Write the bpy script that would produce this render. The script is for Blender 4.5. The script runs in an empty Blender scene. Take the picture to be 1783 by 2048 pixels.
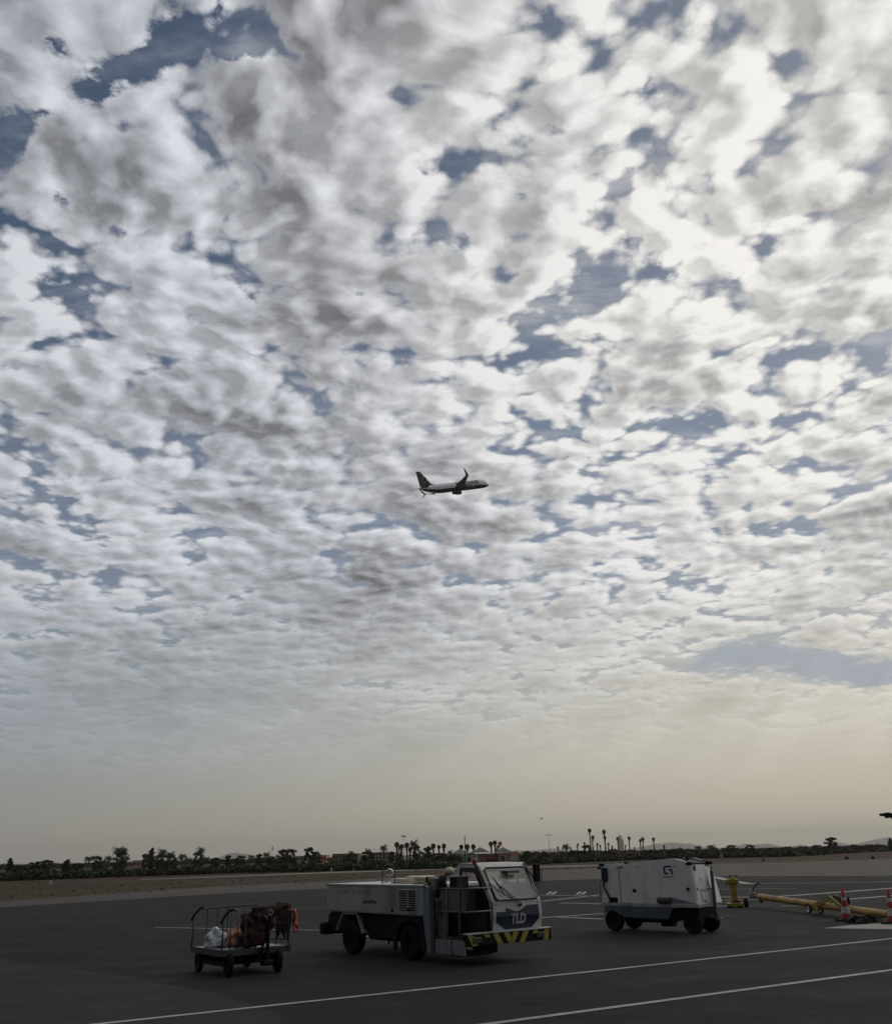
import bpy, bmesh, math, random
from mathutils import Vector, Matrix, Euler
R = math.radians
scene = bpy.context.scene
COL = scene.collection

# ------------------------------------------------------------------ camera
W0, H0, FPX = 1783.0, 2048.0, 1923.0
CAM_H, PITCH, ROLL = 2.3, 19.6, -1.3
cam = bpy.data.cameras.new("camera")
cam.sensor_fit = 'HORIZONTAL'; cam.sensor_width = 36.0
cam.lens = 36.0 * FPX / W0
cam.clip_start = 0.1; cam.clip_end = 60000.0
camo = bpy.data.objects.new("camera", cam); COL.objects.link(camo)
CAM_M = Matrix.Rotation(R(90 + PITCH), 3, 'X') @ Matrix.Rotation(R(ROLL), 3, 'Z')
camo.matrix_world = Matrix.Translation((0, 0, CAM_H)) @ CAM_M.to_4x4()
scene.camera = camo

# ------------------------------------------------------------------ light
SUN_AZ, SUN_EL = 48.0, 32.0          # degrees right of +Y, above the horizon
wd = bpy.data.worlds.new("World"); scene.world = wd; wd.use_nodes = True
wd.cycles.sampling_method = 'MANUAL'; wd.cycles.sample_map_resolution = 256
sun = bpy.data.lights.new("sun", 'SUN'); sun.energy = 0.6; sun.angle = R(14); sun.color = (1.0, 0.9, 0.76)
suno = bpy.data.objects.new("sun", sun); COL.objects.link(suno)
_sd = Vector((math.sin(R(SUN_AZ)) * math.cos(R(SUN_EL)), math.cos(R(SUN_AZ)) * math.cos(R(SUN_EL)), math.sin(R(SUN_EL))))
suno.rotation_euler = _sd.to_track_quat('Z', 'Y').to_euler(); suno.location = (0, 0, 60)
scene.view_settings.view_transform = 'Standard'; scene.view_settings.look = 'None'
scene.view_settings.exposure = 0.0; scene.view_settings.gamma = 1.0

def ray(px, py):
    v = CAM_M @ Vector(((px - W0 / 2) / FPX, -(py - H0 / 2) / FPX, -1.0))
    return v.normalized()
def gnd(px, py, z=0.0):
    """point of the ground seen at a spot of the survey photograph"""
    d = ray(px, py); t = (CAM_H - z) / -d.z
    return Vector((d.x * t, d.y * t, z))
def at(px, py, Y):
    """point at ground distance Y (metres along +Y) on that line of sight"""
    d = ray(px, py); t = Y / d.y
    return Vector((d.x * t, Y, CAM_H + d.z * t))

# ------------------------------------------------------------------ node helpers
class S:
    """a socket with arithmetic"""
    def __init__(s, nt, sock): s.nt = nt; s.k = sock
    def _m(s, op, b=None, c=None, clamp=False):
        n = s.nt.nodes.new('ShaderNodeMath'); n.operation = op; n.use_clamp = clamp
        for i, v in enumerate((s, b, c)):
            if v is None: continue
            if isinstance(v, S): s.nt.links.new(v.k, n.inputs[i])
            else: n.inputs[i].default_value = v
        return S(s.nt, n.outputs[0])
    def __add__(s, b): return s._m('ADD', b)
    __radd__ = __add__
    def __sub__(s, b): return s._m('SUBTRACT', b)
    def __rsub__(s, b): return (s * -1.0) + b
    def __mul__(s, b): return s._m('MULTIPLY', b)
    __rmul__ = __mul__
    def __truediv__(s, b): return s._m('DIVIDE', b)
    def pow(s, b): return s._m('POWER', b)
    def max(s, b): return s._m('MAXIMUM', b)
    def min(s, b): return s._m('MINIMUM', b)
    def muladd(s, b, c): return s._m('MULTIPLY_ADD', b, c)
    def clamp(s): return s._m('ADD', 0.0, None, True)
    def ss(s, a, b, lo=0.0, hi=1.0, kind='SMOOTHSTEP'):
        n = s.nt.nodes.new('ShaderNodeMapRange'); n.interpolation_type = kind
        s.nt.links.new(s.k, n.inputs['Value'])
        n.inputs['From Min'].default_value = a; n.inputs['From Max'].default_value = b
        n.inputs['To Min'].default_value = lo; n.inputs['To Max'].default_value = hi
        return S(s.nt, n.outputs[0])
def comb(nt, x, y, z=0.0):
    n = nt.nodes.new('ShaderNodeCombineXYZ')
    for i, v in enumerate((x, y, z)):
        if isinstance(v, S): nt.links.new(v.k, n.inputs[i])
        else: n.inputs[i].default_value = v
    return n.outputs[0]
def noise(nt, vec, scale=1.0, detail=4.0, rough=0.5, dist=0.0, lac=2.0, col=False, dim='3D'):
    n = nt.nodes.new('ShaderNodeTexNoise'); n.noise_dimensions = dim
    if vec is not None: nt.links.new(vec, n.inputs['Vector'])
    n.inputs['Scale'].default_value = scale; n.inputs['Detail'].default_value = detail
    n.inputs['Roughness'].default_value = rough; n.inputs['Distortion'].default_value = dist
    n.inputs['Lacunarity'].default_value = lac
    return n.outputs['Color'] if col else S(nt, n.outputs['Fac'])
def voro(nt, vec, scale=1.0, detail=0.0, rough=0.5, smooth=1.0, dim='3D'):
    n = nt.nodes.new('ShaderNodeTexVoronoi'); n.voronoi_dimensions = dim; n.feature = 'SMOOTH_F1' if smooth else 'F1'
    nt.links.new(vec, n.inputs['Vector'])
    n.inputs['Scale'].default_value = scale; n.inputs['Detail'].default_value = detail
    n.inputs['Roughness'].default_value = rough
    if smooth: n.inputs['Smoothness'].default_value = smooth
    return S(nt, n.outputs['Distance'])
def vmath(nt, op, a, b):
    n = nt.nodes.new('ShaderNodeVectorMath'); n.operation = op
    for i, v in enumerate((a, b)):
        if isinstance(v, (tuple, list, Vector)): n.inputs[i].default_value = v
        elif isinstance(v, (int, float)): n.inputs['Scale'].default_value = v
        else: nt.links.new(v, n.inputs[i])
    return n.outputs[0]
def vscale(nt, a, f):
    n = nt.nodes.new('ShaderNodeVectorMath'); n.operation = 'SCALE'; nt.links.new(a, n.inputs[0])
    if isinstance(f, S): nt.links.new(f.k, n.inputs['Scale'])
    else: n.inputs['Scale'].default_value = f
    return n.outputs[0]
def mixc(nt, fac, a, b, mode='MIX'):
    n = nt.nodes.new('ShaderNodeMix'); n.data_type = 'RGBA'; n.blend_type = mode; n.clamp_factor = True
    if isinstance(fac, S): nt.links.new(fac.k, n.inputs[0])
    else: n.inputs[0].default_value = fac
    for i, v in ((6, a), (7, b)):
        if isinstance(v, (tuple, list)): n.inputs[i].default_value = (v[0], v[1], v[2], 1.0)
        else: nt.links.new(v, n.inputs[i])
    return n.outputs[2]
def ramp(nt, fac, stops):
    n = nt.nodes.new('ShaderNodeValToRGB'); nt.links.new(fac.k, n.inputs[0])
    e = n.color_ramp.elements
    while len(e) > 1: e.remove(e[-1])
    e[0].position = stops[0][0]; e[0].color = (*stops[0][1], 1)
    for p, c in stops[1:]:
        q = e.new(p); q.color = (*c, 1)
    return n.outputs[0]
def lin(r, g, b):
    f = lambda c: (c / 255.0) / 12.92 if c / 255.0 <= 0.04045 else ((c / 255.0 + 0.055) / 1.055) ** 2.4
    return (f(r), f(g), f(b))
# ------------------------------------------------------------------ sky: clear-sky model behind a broken cloud layer
def build_sky():
    nt = wd.node_tree; nt.nodes.clear(); L = nt.links.new
    out = nt.nodes.new('ShaderNodeOutputWorld'); bg = nt.nodes.new('ShaderNodeBackground'); L(bg.outputs[0], out.inputs[0])
    sky = nt.nodes.new('ShaderNodeTexSky'); sky.sky_type = 'NISHITA'; sky.sun_disc = False
    sky.sun_elevation = R(SUN_EL); sky.sun_rotation = R(SUN_AZ); sky.air_density = 1.0; sky.dust_density = 0.6; sky.ozone_density = 1.5
    tc = nt.nodes.new('ShaderNodeTexCoord'); d = tc.outputs['Generated']
    sp = nt.nodes.new('ShaderNodeSeparateXYZ'); L(d, sp.inputs[0])
    x, y, z = (S(nt, sp.outputs[i]) for i in range(3))
    az = x._m('ARCTAN2', y) * 57.29578
    el = z._m('ARCSINE') * 57.29578
    # the cloud sheet, as a level layer seen from below
    zz = z.max(0.0) + 0.15
    P0 = comb(nt, x / zz, y / zz, 0.0)
    # toward the sun inside the layer
    kx, ky = _sd.x / (_sd.z + 0.15), _sd.y / (_sd.z + 0.15)
    to = vmath(nt, 'NORMALIZE', vmath(nt, 'SUBTRACT', (kx, ky, 0.0), P0), (0, 0, 0))
    # where gaps and thick banks lie (azimuth, elevation)
    wv = noise(nt, P0, 3.4, 7.0, 0.70, col=True, dim='2D')
    wv = vmath(nt, 'SUBTRACT', wv, (0.5, 0.5, 0.5))
    elw = el.ss(0.0, 45.0, 0.25, 1.0, 'LINEAR')
    uv = vmath(nt, 'ADD', comb(nt, az, el, 0.0), vscale(nt, vmath(nt, 'MULTIPLY', wv, (10.0, 7.0, 0.0)), elw))
    def blobs(lst):
        acc = None
        for (px, py, rx, ry, rot, w) in lst:
            v = ray(px, py); a0 = math.degrees(math.atan2(v.x, v.y)); e0 = math.degrees(math.asin(v.z))
            va = ray(px + rx * 0.5, py); vb = ray(px - rx * 0.5, py)
            sx = abs(math.degrees(math.atan2(va.x, va.y) - math.atan2(vb.x, vb.y)))
            va = ray(px, py + ry * 0.5); vb = ray(px, py - ry * 0.5)
            sy = abs(math.degrees(math.asin(va.z) - math.asin(vb.z)))
            m = nt.nodes.new('ShaderNodeMapping'); m.vector_type = 'TEXTURE'; L(uv, m.inputs['Vector'])
            m.inputs['Location'].default_value = (a0, e0, 0); m.inputs['Rotation'].default_value = (0, 0, R(rot))
            m.inputs['Scale'].default_value = (sx * 1.45, sy * 1.45, 1.0)
            g = nt.nodes.new('ShaderNodeTexGradient'); g.gradient_type = 'QUADRATIC_SPHERE'; L(m.outputs[0], g.inputs[0])
            s = S(nt, g.outputs['Fac'])
            acc = (s * w) if acc is None else s.muladd(w, acc)
        return acc
    gaps = blobs([(a, b, c, d, e, f * (1.15 if (a < 600 and b < 620) else 0.80)) for a, b, c, d, e, f in GAPS]); thick = blobs(BANKS)
    def density(P, det, vd):
        wa = vmath(nt, 'SUBTRACT', noise(nt, P, 3.0, 2.0, 0.5, col=True, dim='2D'), (0.5, 0.5, 0.5))
        Q = vmath(nt, 'ADD', P, vscale(nt, wa, 0.09))
        mid = 1.15 * noise(nt, vmath(nt, 'ADD', Q, (5.2, 1.3, 0.0)), 5.3, det, 0.58, dim='2D')
        puf = voro(nt, vmath(nt, 'ADD', Q, (1.7, 8.1, 0.3)), 9.8, vd, 0.58, 0, dim='2D')
        return mid, (0.5 - puf) * 0.62
    big = noise(nt, P0, 1.1, 1.0, 0.5, dim='2D')
    m0, p0 = density(P0, 9.0, 2.0)
    m1, p1 = density(vmath(nt, 'ADD', P0, vscale(nt, to, 0.032)), 6.0, 1.6)
    lay = thick * 0.48 - gaps * 0.60 + big * 0.40 + 0.15
    base = m0 + p0 + lay
    cov = base - 0.48
    veil = noise(nt, vmath(nt, 'MULTIPLY', P0, (1.0, 2.2, 1.0)), 2.6, 5.0, 0.65, dim='2D').ss(0.45, 0.80, 0.0, 0.42)
    alpha = cov.ss(-0.13, 0.16).max(veil)
    low1 = m1 + p1 * 0.35 + lay - 0.48
    thk = (low1 * 0.68 + cov * 0.32 + (big - 0.5) * 0.75 + thick * 0.15).max(0.0)
    fade = ((thk / (thk * 0.35 + 1.0)) * -1.60)._m('EXPONENT')
    body = fade * -1.0 + 1.0
    relief = ((m0 + p0) - (m1 + p1)) * (el.ss(6.0, 28.0, 0.30, 0.88))
    # light through the layer: strong near the sun, weak on the far side of the sky
    cs = S(nt, vmath_dot(nt, d, _sd))
    glow = cs.max(0.0).pow(4.5)
    side = cs.ss(-0.75, 0.75)
    bright = side * 0.62 + glow * 0.10 + 0.15
    bank = noise(nt, vmath(nt, 'MULTIPLY', P0, (1.0, 1.35, 1.0)), 2.7, 4.0, 0.55, dim='2D').ss(0.42, 0.70, 0.0, 0.20)
    shade = (fade * 1.06 + relief.max(-0.16) * 1.25 + 0.16 - bank * cov.ss(0.0, 0.25)).max(0.16).min(1.14)
    warm = cs.ss(0.55, 1.0)
    ccol = mixc(nt, warm, lin(238, 240, 246), lin(255, 252, 245))
    gcol = mixc(nt, body, (1.0, 1.0, 1.0), (0.90, 0.93, 1.0))
    cloud = vscale(nt, vmath(nt, 'MULTIPLY', ccol, gcol), shade * bright * 1.0)
    blue = vscale(nt, sky.outputs[0], 0.055)
    blue = vmath(nt, 'MULTIPLY', blue, (0.86, 0.84, 0.84))
    blue = mixc(nt, az.ss(-15.0, 30.0, 0.0, 0.22).max(el.ss(34.0, 14.0, 0.0, 0.38)), blue, lin(150, 158, 170))
    comp = mixc(nt, alpha, blue, cloud)
    # murk towards the horizon
    hz_l, hz_r = lin(146, 145, 137), lin(194, 187, 167)
    azf = az.ss(-32.0, 24.0)
    low = mixc(nt, azf, hz_l, hz_r)
    midc = mixc(nt, azf, lin(137, 148, 156), lin(212, 206, 190))
    hcol = mixc(nt, el.ss(0.5, 8.0), low, midc)
    back = y.ss(-0.5, 0.5, 0.30, 1.0)
    hcol = vscale(nt, hcol, back)
    hfac = el.ss(2.0, 18.0).muladd(-1.0, 1.0).max(0.04)
    final = mixc(nt, hfac, comp, hcol)
    # wide clear opening low on the sunny side, above the cream cloud bank
    opn = blobs(OPENING).ss(0.10, 0.50)
    final = mixc(nt, opn * 0.92, final, vscale(nt, vmath(nt, 'ADD', lin(163, 170, 179), (0.0, 0.0, 0.0)), back))
    # faint slanting beams under the sun
    ang = (el - SUN_EL)._m('ARCTAN2', az - (SUN_AZ - 8.0))
    bm_ = noise(nt, comb(nt, ang * 9.0, 0.0, 0.0), 1.0, 2.0, 0.5, dim='2D')
    bmask = el.ss(2.5, 6.0) * el.ss(13.0, 8.0) * az.ss(-24.0, 0.0)
    beam = ((bm_ - 0.5) * bmask) * 0.55 + 1.0
    final = vscale(nt, final, beam)
    L(final, bg.inputs[0]); bg.inputs[1].default_value = 1.0
OPENING = [(1470, 1312, 130, 40, 6, 1.0), (1620, 1330, 150, 44, 0, 1.0), (1760, 1345, 130, 36, 0, 1.0)]
def vmath_dot(nt, a, b):
    n = nt.nodes.new('ShaderNodeVectorMath'); n.operation = 'DOT_PRODUCT'
    nt.links.new(a, n.inputs[0]); n.inputs[1].default_value = b
    return n.outputs['Value']
# (x, y, rx, ry, rotation, weight) of the clear gaps and of the thick banks, as surveyed
GAPS = [
 (415,20,45,40,0,.7),(300,115,150,60,25,1.0),(490,115,110,50,10,.95),(170,190,90,50,20,.9),(70,70,35,60,-20,.6),(55,235,70,60,0,.8),
 (30,300,60,70,0,.5),(100,400,70,45,-20,.4),(70,455,70,50,0,.3),(90,560,70,45,0,.4),(330,395,60,40,30,.35),(240,440,60,25,0,.4),
 (1095,25,25,35,0,.35),(1235,110,80,60,0,.3),(1270,160,30,30,0,.4),(1478,130,40,20,0,.35),(1562,115,25,20,0,.4),
 (985,210,90,45,-15,.5),(1100,245,60,25,0,.45),(920,190,45,20,0,.3),(820,320,60,60,0,.5),(800,250,30,20,0,.2),
 (1030,403,45,18,0,.35),(1090,430,40,30,0,.4),(1190,400,60,28,15,.45),(915,470,40,40,0,.5),(925,510,45,30,0,.45),
 (1275,500,35,50,0,.5),(1320,540,60,25,0,.4),(1380,590,75,40,0,.5),(1340,620,40,20,0,.3),(1170,570,50,30,0,.35),(1040,535,30,18,0,.3),
 (1725,472,40,20,0,.4),(1500,505,45,18,0,.35),(1470,530,35,18,0,.35),(722,578,42,28,0,.55),(605,575,60,25,0,.35),(500,565,35,28,0,.35),
 (430,640,110,30,0,.35),(600,690,30,40,0,.3),(845,610,20,25,0,.35),(80,700,70,40,0,.3),(330,720,60,50,0,.3),
 (880,740,90,28,0,.45),(1020,655,50,25,0,.3),(1180,670,80,28,0,.4),(780,840,90,40,0,.45),(900,805,60,20,0,.35),(1020,815,60,20,0,.35),
 (270,850,60,50,0,.35),(400,870,70,50,0,.35),(530,920,120,35,0,.35),(260,960,70,30,0,.3),(180,1010,110,18,0,.3),
 (640,1010,60,40,0,.35),(690,1060,80,40,0,.35),(760,1115,80,40,0,.35),(600,1240,220,26,0,.4),(480,1245,90,18,0,.3),
 (1340,850,110,32,5,.45),(1430,800,70,18,10,.35),(1590,850,130,24,0,.4),(1740,855,80,28,0,.4),(1430,1310,150,46,5,1.0),(1640,1345,220,42,0,1.1),(1740,1290,90,20,0,.7),
 (60,1000,70,30,0,.3),(1060,1000,60,20,0,.15),(120,860,60,20,0,.2),(960,1040,60,20,0,.2),
]
BANKS = [
 (200,60,120,60,20,.25),(640,60,60,50,0,.2),
 (880,890,120,40,0,.5),(1130,745,210,50,8,.55),(1300,700,130,28,0,.4),(975,610,100,42,0,.5),(1240,635,80,30,0,.45),(1560,430,250,40,-3,.55),
 (1700,400,130,40,0,.4),(1240,330,120,50,-20,.4),(1600,540,90,20,0,.25),(480,270,160,90,0,.45),(640,430,120,60,0,.3),(340,530,160,50,0,.45),
 (1150,200,120,40,0,.35),(1010,60,80,40,0,.3),(760,60,140,60,0,.3),(1550,640,140,50,0,.45),(1765,640,40,50,0,.6),(300,1100,260,50,0,.35),(1500,1070,280,60,0,.35),
 (60,1330,180,25,0,.3),(700,200,90,60,0,.35),(1080,300,120,50,0,.4),(60,330,10,10,0,.1),(600,800,60,40,0,.2),(1690,1540,120,30,0,.4),
 (880,1040,120,30,0,.3),(1330,200,60,90,0,.1),(880,350,80,40,0,.3),(1250,80,90,50,0,.35),(150,820,100,50,0,.2),
]
build_sky()
# ------------------------------------------------------------------ object helpers
class MB:
    """collects shapes into one bmesh; build() links them as ONE mesh object"""
    def __init__(s): s.bm = bmesh.new(); s.mi = 0
    def _new(s, r): return [e for e in r['verts']]
    def poly(s, pts, smooth=False):
        vs = [s.bm.verts.new(p) for p in pts]
        try: f = s.bm.faces.new(vs)
        except ValueError: return None
        f.material_index = s.mi; f.smooth = smooth; return f
    def box(s, a, b, bev=0.0, M=None, seg=1):
        a = Vector(a); b = Vector(b); c = (a + b) / 2; d = b - a
        r = bmesh.ops.create_cube(s.bm, size=1.0)
        vs = r['verts']
        for v in vs: v.co = Vector((v.co.x * d.x, v.co.y * d.y, v.co.z * d.z)) + c
        fs = {f for v in vs for f in v.link_faces}
        for f in fs: f.material_index = s.mi
        if bev:
            es = list({e for v in vs for e in v.link_edges})
            rr = bmesh.ops.bevel(s.bm, geom=es, offset=bev, segments=seg, affect='EDGES', profile=0.5)
            vs = list({v for f in rr['faces'] for v in f.verts} | {v for v in vs if v.is_valid})
            for v in vs:
                for f in v.link_faces: f.material_index = s.mi
        if M is not None:
            for v in vs: v.co = M @ v.co
        return s
    def prism(s, pts, vec, smooth=False, cap=True):
        """closed outline extruded by vec"""
        vec = Vector(vec); n = len(pts)
        a = [s.bm.verts.new(p) for p in pts]; b = [s.bm.verts.new(Vector(p) + vec) for p in pts]
        fs = []
        for i in range(n):
            j = (i + 1) % n
            f = s.bm.faces.new((a[i], a[j], b[j], b[i])); f.smooth = smooth; fs.append(f)
        if cap:
            fs.append(s.bm.faces.new(a[::-1])); fs.append(s.bm.faces.new(b))
        for f in fs: f.material_index = s.mi
        bmesh.ops.recalc_face_normals(s.bm, faces=fs)
        return s
    def bar(s, p, q, w, h=None, up=(0, 0, 1)):
        p = Vector(p); q = Vector(q); h = w if h is None else h
        d = (q - p); L = d.length
        if L < 1e-6: return s
        d.normalize(); up = Vector(up)
        if abs(d.dot(up)) > 0.98: up = Vector((0, 1, 0))
        x = d.cross(up).normalized(); y = x.cross(d).normalized()
        o = [(-w / 2, -h / 2), (w / 2, -h / 2), (w / 2, h / 2), (-w / 2, h / 2)]
        s.prism([p + x * i + y * j for i, j in o], q - p); return s
    def tube(s, pts, r, n=8, cap=True, smooth=True):
        pts = [Vector(p) for p in pts]; rs = r if isinstance(r, (list, tuple)) else [r] * len(pts)
        rings = []; prev = None
        for i, p in enumerate(pts):
            t = (pts[min(i + 1, len(pts) - 1)] - pts[max(i - 1, 0)]).normalized()
            if prev is None:
                ref = Vector((0, 0, 1)) if abs(t.z) < 0.9 else Vector((1, 0, 0))
                x = t.cross(ref).normalized()
            else:
                x = (prev - t * prev.dot(t)).normalized()
            prev = x; y = t.cross(x)
            rings.append([s.bm.verts.new(p + (x * math.cos(2 * math.pi * k / n) + y * math.sin(2 * math.pi * k / n)) * rs[i]) for k in range(n)])
        fs = []
        for a, b in zip(rings, rings[1:]):
            for k in range(n):
                f = s.bm.faces.new((a[k], a[(k + 1) % n], b[(k + 1) % n], b[k])); f.smooth = smooth; fs.append(f)
        if cap:
            fs.append(s.bm.faces.new(rings[0][::-1])); fs.append(s.bm.faces.new(rings[-1]))
        for f in fs: f.material_index = s.mi
        return s
    def ring(s, c, nrm, R0, r, n=20, m=6, ang=(0, 360)):
        c = Vector(c); nrm = Vector(nrm).normalized()
        x = nrm.cross(Vector((0, 0, 1)) if abs(nrm.z) < 0.9 else Vector((1, 0, 0))).normalized(); y = nrm.cross(x)
        full = ang[1] - ang[0] >= 360
        k = [ang[0] + (ang[1] - ang[0]) * i / n for i in range(n + 1)]
        s.tube([c + (x * math.cos(R(a)) + y * math.sin(R(a))) * R0 for a in k], r, m, cap=not full); return s
    def disc(s, c, axis, prof, n=24):
        """lathe of (radius, offset along axis)"""
        c = Vector(c); t = Vector(axis).normalized()
        x = t.cross(Vector((0, 0, 1)) if abs(t.z) < 0.9 else Vector((1, 0, 0))).normalized(); y = t.cross(x)
        rings = []
        for r, o in prof:
            rings.append([s.bm.verts.new(c + t * o + (x * math.cos(2 * math.pi * k / n) + y * math.sin(2 * math.pi * k / n)) * max(r, 1e-4)) for k in range(n)])
        fs = []
        for a, b in zip(rings, rings[1:]):
            for k in range(n):
                f = s.bm.faces.new((a[k], a[(k + 1) % n], b[(k + 1) % n], b[k])); f.smooth = True; fs.append(f)
        if prof[0][0] > 0.001: fs.append(s.bm.faces.new(rings[0][::-1]))
        if prof[-1][0] > 0.001: fs.append(s.bm.faces.new(rings[-1]))
        for f in fs: f.material_index = s.mi
        return s
    def ball(s, c, r, n=12, m=8, sc=(1, 1, 1)):
        rr = bmesh.ops.create_uvsphere(s.bm, u_segments=n, v_segments=m, radius=r)
        for v in rr['verts']:
            v.co = Vector((v.co.x * sc[0], v.co.y * sc[1], v.co.z * sc[2])) + Vector(c)
        for f in {f for v in rr['verts'] for f in v.link_faces}: f.smooth = True; f.material_index = s.mi
        return s
    def build(s, name, mats, parent=None, loc=None, sharp=35):
        me = bpy.data.meshes.new(name)
        for f in s.bm.faces:
            pass
        s.bm.normal_update()
        for e in s.bm.edges:
            if len(e.link_faces) == 2 and e.calc_face_angle(0) > R(sharp): e.smooth = False
        s.bm.to_mesh(me); s.bm.free()
        for m in (mats if isinstance(mats, (list, tuple)) else [mats]): me.materials.append(m)
        o = bpy.data.objects.new(name, me); COL.objects.link(o)
        if parent is not None: o.parent = parent
        if loc is not None: o.location = loc
        return o
def tag(o, label=None, cat=None, group=None, kind=None):
    if label: o['label'] = label
    if cat: o['category'] = cat
    if group: o['group'] = group
    if kind: o['kind'] = kind
    return o
def thing(name, label, cat, loc=(0, 0, 0), rz=0.0, group=None):
    o = bpy.data.objects.new(name, None); COL.objects.link(o); o.empty_display_size = 0.3
    o.location = loc; o.rotation_euler = (0, 0, rz)
    return tag(o, label, cat, group)
def copy_tree(o, parent=None):
    c = o.copy(); COL.objects.link(c)
    if parent is not None: c.parent = parent
    for ch in [k for k in bpy.data.objects if k.parent == o]: copy_tree(ch, c)
    return c
def rename_base(n): return n
def text_mesh(s, size, depth=0.004, bold=0.0, shear=0.0):
    cu = bpy.data.curves.new("lettering", 'FONT'); cu.body = s; cu.size = size; cu.extrude = depth
    cu.align_x = 'CENTER'; cu.align_y = 'CENTER'; cu.offset = bold; cu.shear = shear; cu.resolution_u = 3
    o = bpy.data.objects.new("lettering", cu); COL.objects.link(o)
    dg = bpy.context.evaluated_depsgraph_get(); dg.update()
    me = bpy.data.meshes.new_from_object(o.evaluated_get(dg))
    bpy.data.objects.remove(o); bpy.data.curves.remove(cu)
    return me
def text_obj(name, s, size, m, parent, origin, right, up, depth=0.004, bold=0.0, width=None):
    """lettering standing on a plane: right and up are directions in the parent's frame"""
    me = text_mesh(s, size, depth, bold)
    right = Vector(right).normalized(); up = Vector(up).normalized(); n = right.cross(up)
    xs = [v.co.x for v in me.vertices]; k = 1.0 if width is None else width / max(1e-6, max(xs) - min(xs))
    for v in me.vertices:
        v.co = Vector(origin) + right * v.co.x * k + up * v.co.y + n * v.co.z
    me.materials.clear(); me.materials.append(m)
    o = bpy.data.objects.new(name, me); COL.objects.link(o); o.parent = parent
    return o

# ------------------------------------------------------------------ materials
def mat(name, col, rough=0.6, metal=0.0, var=0.15, vs=3.0, dirt=None, dirt_amt=0.0, spec=0.5, bump=0.0, bs=40.0, coat=0.0, dirt_s=1.3):
    m = bpy.data.materials.new(name); m.use_nodes = True; nt = m.node_tree
    b = nt.nodes['Principled BSDF']; L = nt.links.new
    tc = nt.nodes.new('ShaderNodeTexCoord').outputs['Object']
    n1 = noise(nt, tc, vs, 5.0, 0.6)
    dark = tuple(c * (1 - var) for c in col); lite = tuple(min(1, c * (1 + var)) for c in col)
    c = mixc(nt, n1.ss(0.3, 0.7), dark, lite)
    if dirt is not None:
        n2 = noise(nt, vmath(nt, 'MULTIPLY', tc, (1.0, 1.0, 0.45)), dirt_s, 7.0, 0.68)
        c = mixc(nt, n2.ss(0.48, 0.72) * dirt_amt, c, dirt)
    L(c, b.inputs['Base Color'])
    b.inputs['Roughness'].default_value = rough; b.inputs['Metallic'].default_value = metal
    b.inputs['Specular IOR Level'].default_value = spec
    if coat: b.inputs['Coat Weight'].default_value = coat
    r = n1.ss(0.3, 0.7, max(0.05, rough - 0.08), min(1, rough + 0.10)); L(r.k, b.inputs['Roughness'])
    if bump:
        bp = nt.nodes.new('ShaderNodeBump'); bp.inputs['Strength'].default_value = bump; bp.inputs['Distance'].default_value = 0.02
        L(noise(nt, tc, bs, 4.0, 0.6).k, bp.inputs['Height']); L(bp.outputs[0], b.inputs['Normal'])
    return m
def glass_mat(name, tint=(0.8, 0.85, 0.85), fac=0.2):
    m = bpy.data.materials.new(name); m.use_nodes = True; nt = m.node_tree; nt.nodes.clear()
    o = nt.nodes.new('ShaderNodeOutputMaterial'); mx = nt.nodes.new('ShaderNodeMixShader')
    t = nt.nodes.new('ShaderNodeBsdfTransparent'); g = nt.nodes.new('ShaderNodeBsdfGlossy')
    df = nt.nodes.new('ShaderNodeBsdfDiffuse'); df.inputs[0].default_value = (0.6, 0.6, 0.55, 1); m2 = nt.nodes.new('ShaderNodeMixShader')  # pale diffuse film stands in for brightness reflected by the glass
    t.inputs[0].default_value = (*tint, 1); g.inputs['Roughness'].default_value = 0.03
    fr = nt.nodes.new('ShaderNodeFresnel'); fr.inputs[0].default_value = 1.45
    a = S(nt, fr.outputs[0]) + fac * 0.3
    nt.links.new(a.k, mx.inputs[0]); nt.links.new(t.outputs[0], m2.inputs[1]); nt.links.new(df.outputs[0], m2.inputs[2]); m2.inputs[0].default_value = 0.32
    nt.links.new(m2.outputs[0], mx.inputs[1]); nt.links.new(g.outputs[0], mx.inputs[2]); nt.links.new(mx.outputs[0], o.inputs[0])
    return m
def surface(name, cols, scales, rough=0.8, spec=0.5, bump=0.25, bs=60.0, world=True, extra=None):
    """ground sheet: cols = (base, blotch, speck); scales = (large, fine)"""
    m = bpy.data.materials.new(name); m.use_nodes = True; nt = m.node_tree; b = nt.nodes['Principled BSDF']; L = nt.links.new
    P = nt.nodes.new('ShaderNodeNewGeometry').outputs['Position']
    a = noise(nt, P, scales[0], 6.0, 0.62); f = noise(nt, P, scales[1], 3.0, 0.6); g = noise(nt, P, scales[0] * 7.3, 5.0, 0.65)
    c = mixc(nt, a.ss(0.35, 0.66), cols[0], cols[1])
    c = mixc(nt, g.ss(0.45, 0.75) * 0.55, c, cols[2])
    c = vscale(nt, c, f.ss(0.25, 0.75, 0.80, 1.2, 'LINEAR'))
    if extra: c = extra(nt, P, c)
    L(c, b.inputs['Base Color'])
    b.inputs['Specular IOR Level'].default_value = spec
    L(g.ss(0.3, 0.7, rough - 0.1, min(1.0, rough + 0.08)).k, b.inputs['Roughness'])
    if bump:
        bp = nt.nodes.new('ShaderNodeBump'); bp.inputs['Strength'].default_value = bump; bp.inputs['Distance'].default_value = 0.01
        L(noise(nt, P, bs, 3.0, 0.6).k, bp.inputs['Height']); L(bp.outputs[0], b.inputs['Normal'])
    return m
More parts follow.
